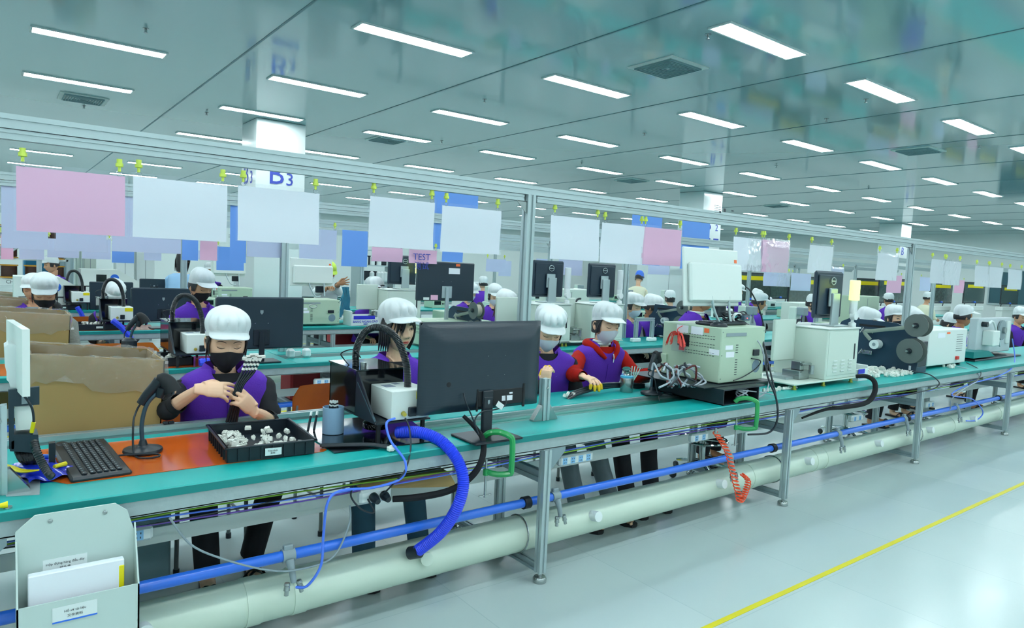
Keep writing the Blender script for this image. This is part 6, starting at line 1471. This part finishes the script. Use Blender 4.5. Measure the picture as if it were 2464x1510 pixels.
def cab(px0, px1, py1, Y, label, mt=None, z1=1.9, lab=True):
    a, b = PY(px0, py1, Y), PY(px1, py1, Y); t = thing('cabinet', label, 'cabinet', (a.x, Y, 0)); w_ = b.x-a.x
    M().box(0, w_, 0, .38, .05, z1, .01).obj('case', mt or WPAINT, t); g = M().box(w_/2-.004, w_/2+.004, -.004, .0, .1, z1-.05); g.obj('door_seam', GREY, t, smooth=False); M().box(.05, w_-.05, .05, .35, 0, .05).obj('plinth', GREY, t)
    return t
cab(576, 708, 640, 13.2, 'big white double cabinet in the middle distance behind the black mask', WHITE, 2.1)
cab(133, 178, 640, 15.3, 'pale grey-blue cabinet behind the standing worker at left', mat('pale_blue_enamel', 'aec4cc', .5), 1.95); cab(183, 203, 640, 15.6, 'narrow cream cabinet far left', CREAM, 2.0); cab(203, 232, 640, 14.6, 'cream cabinet with logo beside the far arched hose', CREAM, 2.0)
cab(280, 322, 660, 14.0, 'white cabinet left of the small dark monitor', WHITE, 1.85); cab(328, 372, 660, 14.2, 'white cabinet with blue sticker, far left of centre', WHITE, 1.8)
cab(722, 800, 640, 14.5, 'white cabinet behind the lime-capped worker', WHITE, 1.9); cab(1560, 1660, 640, 11.8, 'white cabinet with notices, behind the small reel machine', WHITE, 1.9)
cab(1330, 1420, 700, 9.3, 'pale cabinet between the two portrait monitors', CREAM, 1.25); cab(1110, 1170, 720, 12, 'pale cabinet left of the tall middle post, far', WHITE, 1.25)
cab(1925, 1985, 690, 7.4, 'pale cabinet left of the reel of the far machine', CREAM, 1.15); cab(2060, 2118, 700, 7.2, 'pale green cabinet behind the lit signal lamp', GREENEN, 1.32)
# grey shelves with bottles at the centre back
t = thing('component_rack', 'open rack crowded with black components behind the man in the navy shirt', 'rack', (PY(868, 640, 12.3).x, 12.3, 0)); w_ = PY(950, 640, 12.3).x-PY(868, 640, 12.3).x
for x in (0, w_): M().box(x-.02, x+.02, 0, .4, 0, 2.0).obj('upright', ALU, t, smooth=False)
for z in (.9, 1.2, 1.5, 1.8): M().box(0, w_, 0, .4, z, z+.02).obj('shelf', ALU, t, smooth=False)
rr = random.Random(8); pb = [M().box(-.06, .06, 0, .2, 0, .18, .02).obj('component_box', BLK), M().lathe([(.05, 0), (.05, .15), (.02, .18)], n=12).obj('bottle', WHITE)]
f_ = [1, 1]
for z in (.92, 1.22, 1.52):
    for k in range(8):
        j = rr.randrange(2)
        if f_[j]: o = pb[j]; f_[j] = 0
        else: o = pb[j].copy(); C.objects.link(o)
        o.location = (t.location.x+.12+k*(w_-.2)/7.5, 12.35, z+.001); tag(o, ('black box on the open rack behind the man in navy, %s shelf, %s from left' if j == 0 else 'white bottle on the open rack behind the man in navy, %s shelf, %s from left') % ({.92: 'low', 1.22: 'middle', 1.52: 'upper'}[z], ORD[k]), 'box' if j == 0 else 'bottle', 'boxes on the component rack' if j == 0 else 'bottles on the component rack')
# far right: sloped display panels with yellow strips
sp = None
for k, (px, py, Y) in enumerate(((1945, 700, 9.6), (2095, 700, 9.9), (2150, 700, 9.4), (2265, 705, 9.9), (2345, 705, 9.2), (2430, 710, 9.4), (1805, 690, 10.4), (1878, 690, 11.4))):
    q = PY(px, py, Y)
    lab = 'tilted glass-fronted panel with yellow strip on the far line, '+('left of the portrait monitor', 'behind the lit signal lamp', 'above the purple-vested back', 'right of the second tall post', 'above the man in profile', 'last at the right edge', 'right of the white screen', 'between white screen and portrait monitor')[k]
    if sp is None:
        sp = thing('inspection_panel', lab, 'panel', q, group='tilted panels on the far line')
        M().box(-.95, .95, 0, .03, -.36, .38, .01).obj('panel_frame', BLK, sp); M().box(-.91, .91, -.003, 0, -.32, .34).obj('glass', mat('panel_glass', '4c5c58', .1, var=.5, vscale=12, coat=.4), sp, smooth=False); M().box(-.65, .75, -.006, -.003, .18, .29).obj('yellow_strip', YEL, sp, smooth=False)
        g = M().tube([(-.5, .03, -.3), (-.5, .1, -.35), (-.5, .12, -.55)], .015, 6, 3); g.tube([(.5, .03, -.3), (.5, .1, -.35), (.5, .12, -.55)], .015, 6, 3); g.obj('support_arm', BLK, sp); M().lathe([(.04, 0), (.04, .03), (.02, .05)], (0, -.03, -.33), (0, 0, 1), 12).obj('blue_knob', BLUEP, sp); M().box(-.8, .8, -.05, .2, -.6, -.45, .02).obj('machine_top', WPAINT, sp); M().box(-.75, .75, -.03, .18, -q.z, -.6, .01).obj('machine_base', WPAINT, sp)
    else: dup(sp, q, label=lab)
# assorted small machines along lines 2-4, built of the same three kinds
def mini(kind, x, y, label, group):
    t = thing(('label_printer', 'crimping_press', 'power_supply')[kind], label, 'machine', (x, y, TZ+.001), group=group)
    if kind == 0: M().box(-.18, .18, -.12, .15, 0, .2, .02).obj('case', WPAINT, t); M().box(-.1, .1, -.123, -.12, .05, .12).obj('output_slot', BLK, t, smooth=False); M().lathe([(.06, 0), (.06, .1)], (-.05, .0, .24), (1, 0, 0), 16).obj('label_roll', PAPER, t)
    elif kind == 1: M().box(-.12, .12, -.1, .15, 0, .12, .01).obj('base', CREAM, t); M().box(-.08, .08, .02, .14, .12, .42, .01).obj('column', CREAM, t); M().box(-.06, .06, -.1, .05, .3, .42, .01).obj('press_head', GREY, t); M().cyl((0, -.06, .18), (0, -.06, .3), .015).obj('ram', STEEL, t)
    else: M().box(-.16, .16, -.12, .2, 0, .16, .01).obj('case', GREENEN, t); M().box(-.12, .02, -.123, -.12, .06, .13).obj('display', BLKG, t, smooth=False); g = M(); [g.lathe([(.015, 0), (.012, .02)], (.06+.05*k, -.12, .08), (0, -1, 0), 12) for k in range(2)]; g.obj('dial', BLK, t)
    return t
protos = {}
rr = random.Random(17)
spots = [(r_, x) for r_, xs in ((1, (7.3, 8.6, 9.6, 10.8, 12.0, 13.5)), (2, (2.2, 5.2, 7.9, 9.0, 10.2, 11.4, 12.6, 13.8, 15.2)), (3, (2.6, 5.4, 6.6, 7.8, 9.0, 10.2, 11.5, 13.0, 14.5, 16.0, 17.5)), (4, (6.5, 8.0, 9.5, 11, 12.5, 14, 15.5, 17, 19, 21))) for x in xs]
ordn = ('nearest', 'second', 'third', 'fourth', 'fifth')
for i, (r_, x) in enumerate(spots):
    k = rr.randrange(3); nm = ('white label printer', 'cream crimping press', 'pale green power supply')[k]
    g_ = {'p': 'pale green power supplies', 'w': 'white label printers', 'c': 'cream crimping presses'}[nm[0]]+' on the lines behind'; lab = '%s on the %s line, %s of its row of small machines' % (nm, ordn[r_], ORD[[q[1] for q in spots if q[0] == r_].index(x)])
    y = ROWS[r_]+rr.uniform(.2, .45)
    if k not in protos: protos[k] = mini(k, x, y, lab, g_)
    else: dup(protos[k], (x, y, TZ+.001), label=lab, group=g_)
# red storage boxes under the second and third line
for k, (px, py, Y) in enumerate(((745, 885, 6.1), (1000, 895, 6.1), (835, 812, 8.7), (890, 810, 8.7))):
    q = PY(px, py, Y); t = thing('red_crate', 'red plastic crate under the %s line, %s' % (('second', 'second', 'third', 'third')[k], ('left of the extractor', 'behind the second woman', 'left of the white carton', 'under the white carton')[k]), 'crate', (q.x, Y, 0)); M().box(-.17, .17, 0, .3, .3, .6, .02).obj('crate_body', mat('crimson_crate', 'a01c24', .5), t); M().box(-.2, .2, -.02, .32, .25, .3, .01).obj('shelf_board', GREY, t); [M().box(a-.015, a+.015, b, b+.03, 0, .25).obj('leg', GREY, t) for a in (-.18, .18) for b in (0, .27)]
# air pipes of the lines behind
for r_, z in ((1, .43), (2, .43)):
    t = thing('air_pipe', 'blue compressed air pipe under the %s line' % ordn[r_], 'pipe', (0, ROWS[r_]+.14, z)); M().cyl((-2, 0, 0), (19, 0, 0), .0225, n=12).obj('pipe', BLUEP, t)
    t = thing('extraction_duct', 'cream round duct under the %s line' % ordn[r_], 'duct', (0, ROWS[r_]+.22, .2)); M().cyl((-2, 0, 0), (19, 0, 0), .094, n=20).obj('duct_pipe', DUCT, t)

# device on a black bracket at the left edge --------------------------------
t = thing('label_applicator', 'white tapered device with upright slab on a black bracket at the left edge', 'machine', (.13, 3.0, TZ+.001))
O_ = V(t.location)
zt = PY(50, 780, 3.0).z; zb = PY(60, 932, 3.0).z
a, b = PZ(32, 768, zt), PZ(72, 792, zt); d = (b-a); nrm_ = V((-d.y, d.x, 0)).normalized()*.022
g = M().prism([a-O_, b-O_, b-O_+V((0, 0, zb-zt)), a-O_+V((0, 0, zb-zt))], -nrm_); g.obj('upright_slab', WPAINT, t, smooth=False)
def wp(px, py, Y=2.96): return PY(px, py, Y)-O_
g = M().prism([wp(10, 835), wp(20, 828), wp(56, 832), wp(60, 868), wp(62, 932), wp(25, 932), wp(12, 880)], (0, .12, 0)); g.obj('tapered_body', WHITE, t)
g = M().prism([wp(20, 938, 2.93), wp(95, 930, 2.93), wp(95, 973, 2.93), wp(20, 978, 2.93)], (0, .02, 0)); g.prism([wp(20, 978, 2.93), wp(34, 977, 2.93), wp(34, 1080, 2.93), wp(22, 1080, 2.93)], (0, .02, 0)); g.prism([wp(22, 1045, 2.93), wp(92, 1045, 2.93), wp(95, 1090, 2.93), wp(24, 1085, 2.93)], (0, .1, 0)); g.obj('black_bracket', mat('dark_slate_bracket', '1e3440', .45), t, smooth=False)
g = M().prism([wp(36, 978, 2.94), wp(80, 976, 2.94), wp(80, 1032, 2.94), wp(38, 1035, 2.94)], (0, .08, 0)); g.obj('white_module', WPAINT, t, smooth=False)
g = M().prism([wp(52, 942, 2.925), wp(67, 942, 2.925), wp(67, 970, 2.925), wp(52, 972, 2.925)], (0, .006, 0)); g.obj('socket_plate', GREY, t, smooth=False)
M().tube([wp(60, 955, 2.92), wp(68, 965, 2.90), wp(78, 985, 2.90), wp(81, 1015, 2.90), wp(76, 1045, 2.91)], .004, 8, 5).obj('plugged_lead', BLK, t); M().cyl(wp(81, 1015, 2.898), wp(76, 1040, 2.905), .0065, n=10).obj('yellow_tape', YEL, t)
g = M(); rr = random.Random(6)
for k in range(7): g.tube([wp(40+8*k, 1085, 2.96), wp(50+6*k, 1105, 2.92+.02*rr.random()), wp(60+5*k, 1112, 2.98)], .009, 6, 4)
g.obj('cable_knot', BLK2, t)
for k in range(2): M().box(-.05+.08*k, -.03+.08*k, -.03, .0, 0, .11).obj('foot_post', BLK, t)
h_ = hose([PY(82, 1062, 2.88), PY(88, 1085, 2.85), PY(102, 1115, 2.83), PY(118, 1140, 2.80), PY(128, 1148, 2.80)], .014, .008, 12); tag(h_.obj('corrugated_hose', mat('black_hose', '10191f', .3, coat=.2)), 'short black corrugated hose lying over the blue pouch at the left', 'hose')
o = tag(M().prism([(.03, 2.75, TZ+.0005), (.12, 2.72, TZ+.0005), (.13, 2.9, TZ+.0005), (.03, 2.95, TZ+.0005)], (0, 0, .0015)).obj('metal_sheet', ALU, smooth=False), 'small grey metal sheet under the blue pouch', 'sheet')
for k, px in enumerate((398, 412)):
    q = PY(px, 1040, 3.45); tag(M().box(-.012, .012, -.01, .01, 0, .012, .003).obj('rail_clip', BLK, loc=(q.x, 3.45, TZ+.031)), 'small black clip on the back rail, %s of two near the scanner' % ('left', 'right')[k], 'clip')
# trims: long cables and clutter behind
wide = 0

tb = thing('side_table', 'plain table under the far loaf-shaped machine', 'table', (PY(195, 700, 13.6).x, 13.6, 0)); M().box(-.1, 1.1, -.05, .6, TZ-.04, TZ-.001).obj('table_top', WPAINT, tb)
for a in (-.06, 1.06):
    for b in (0, .55): M().box(a-.02, a+.02, b-.02, b+.02, 0, TZ-.04).obj('leg', GREY, tb)
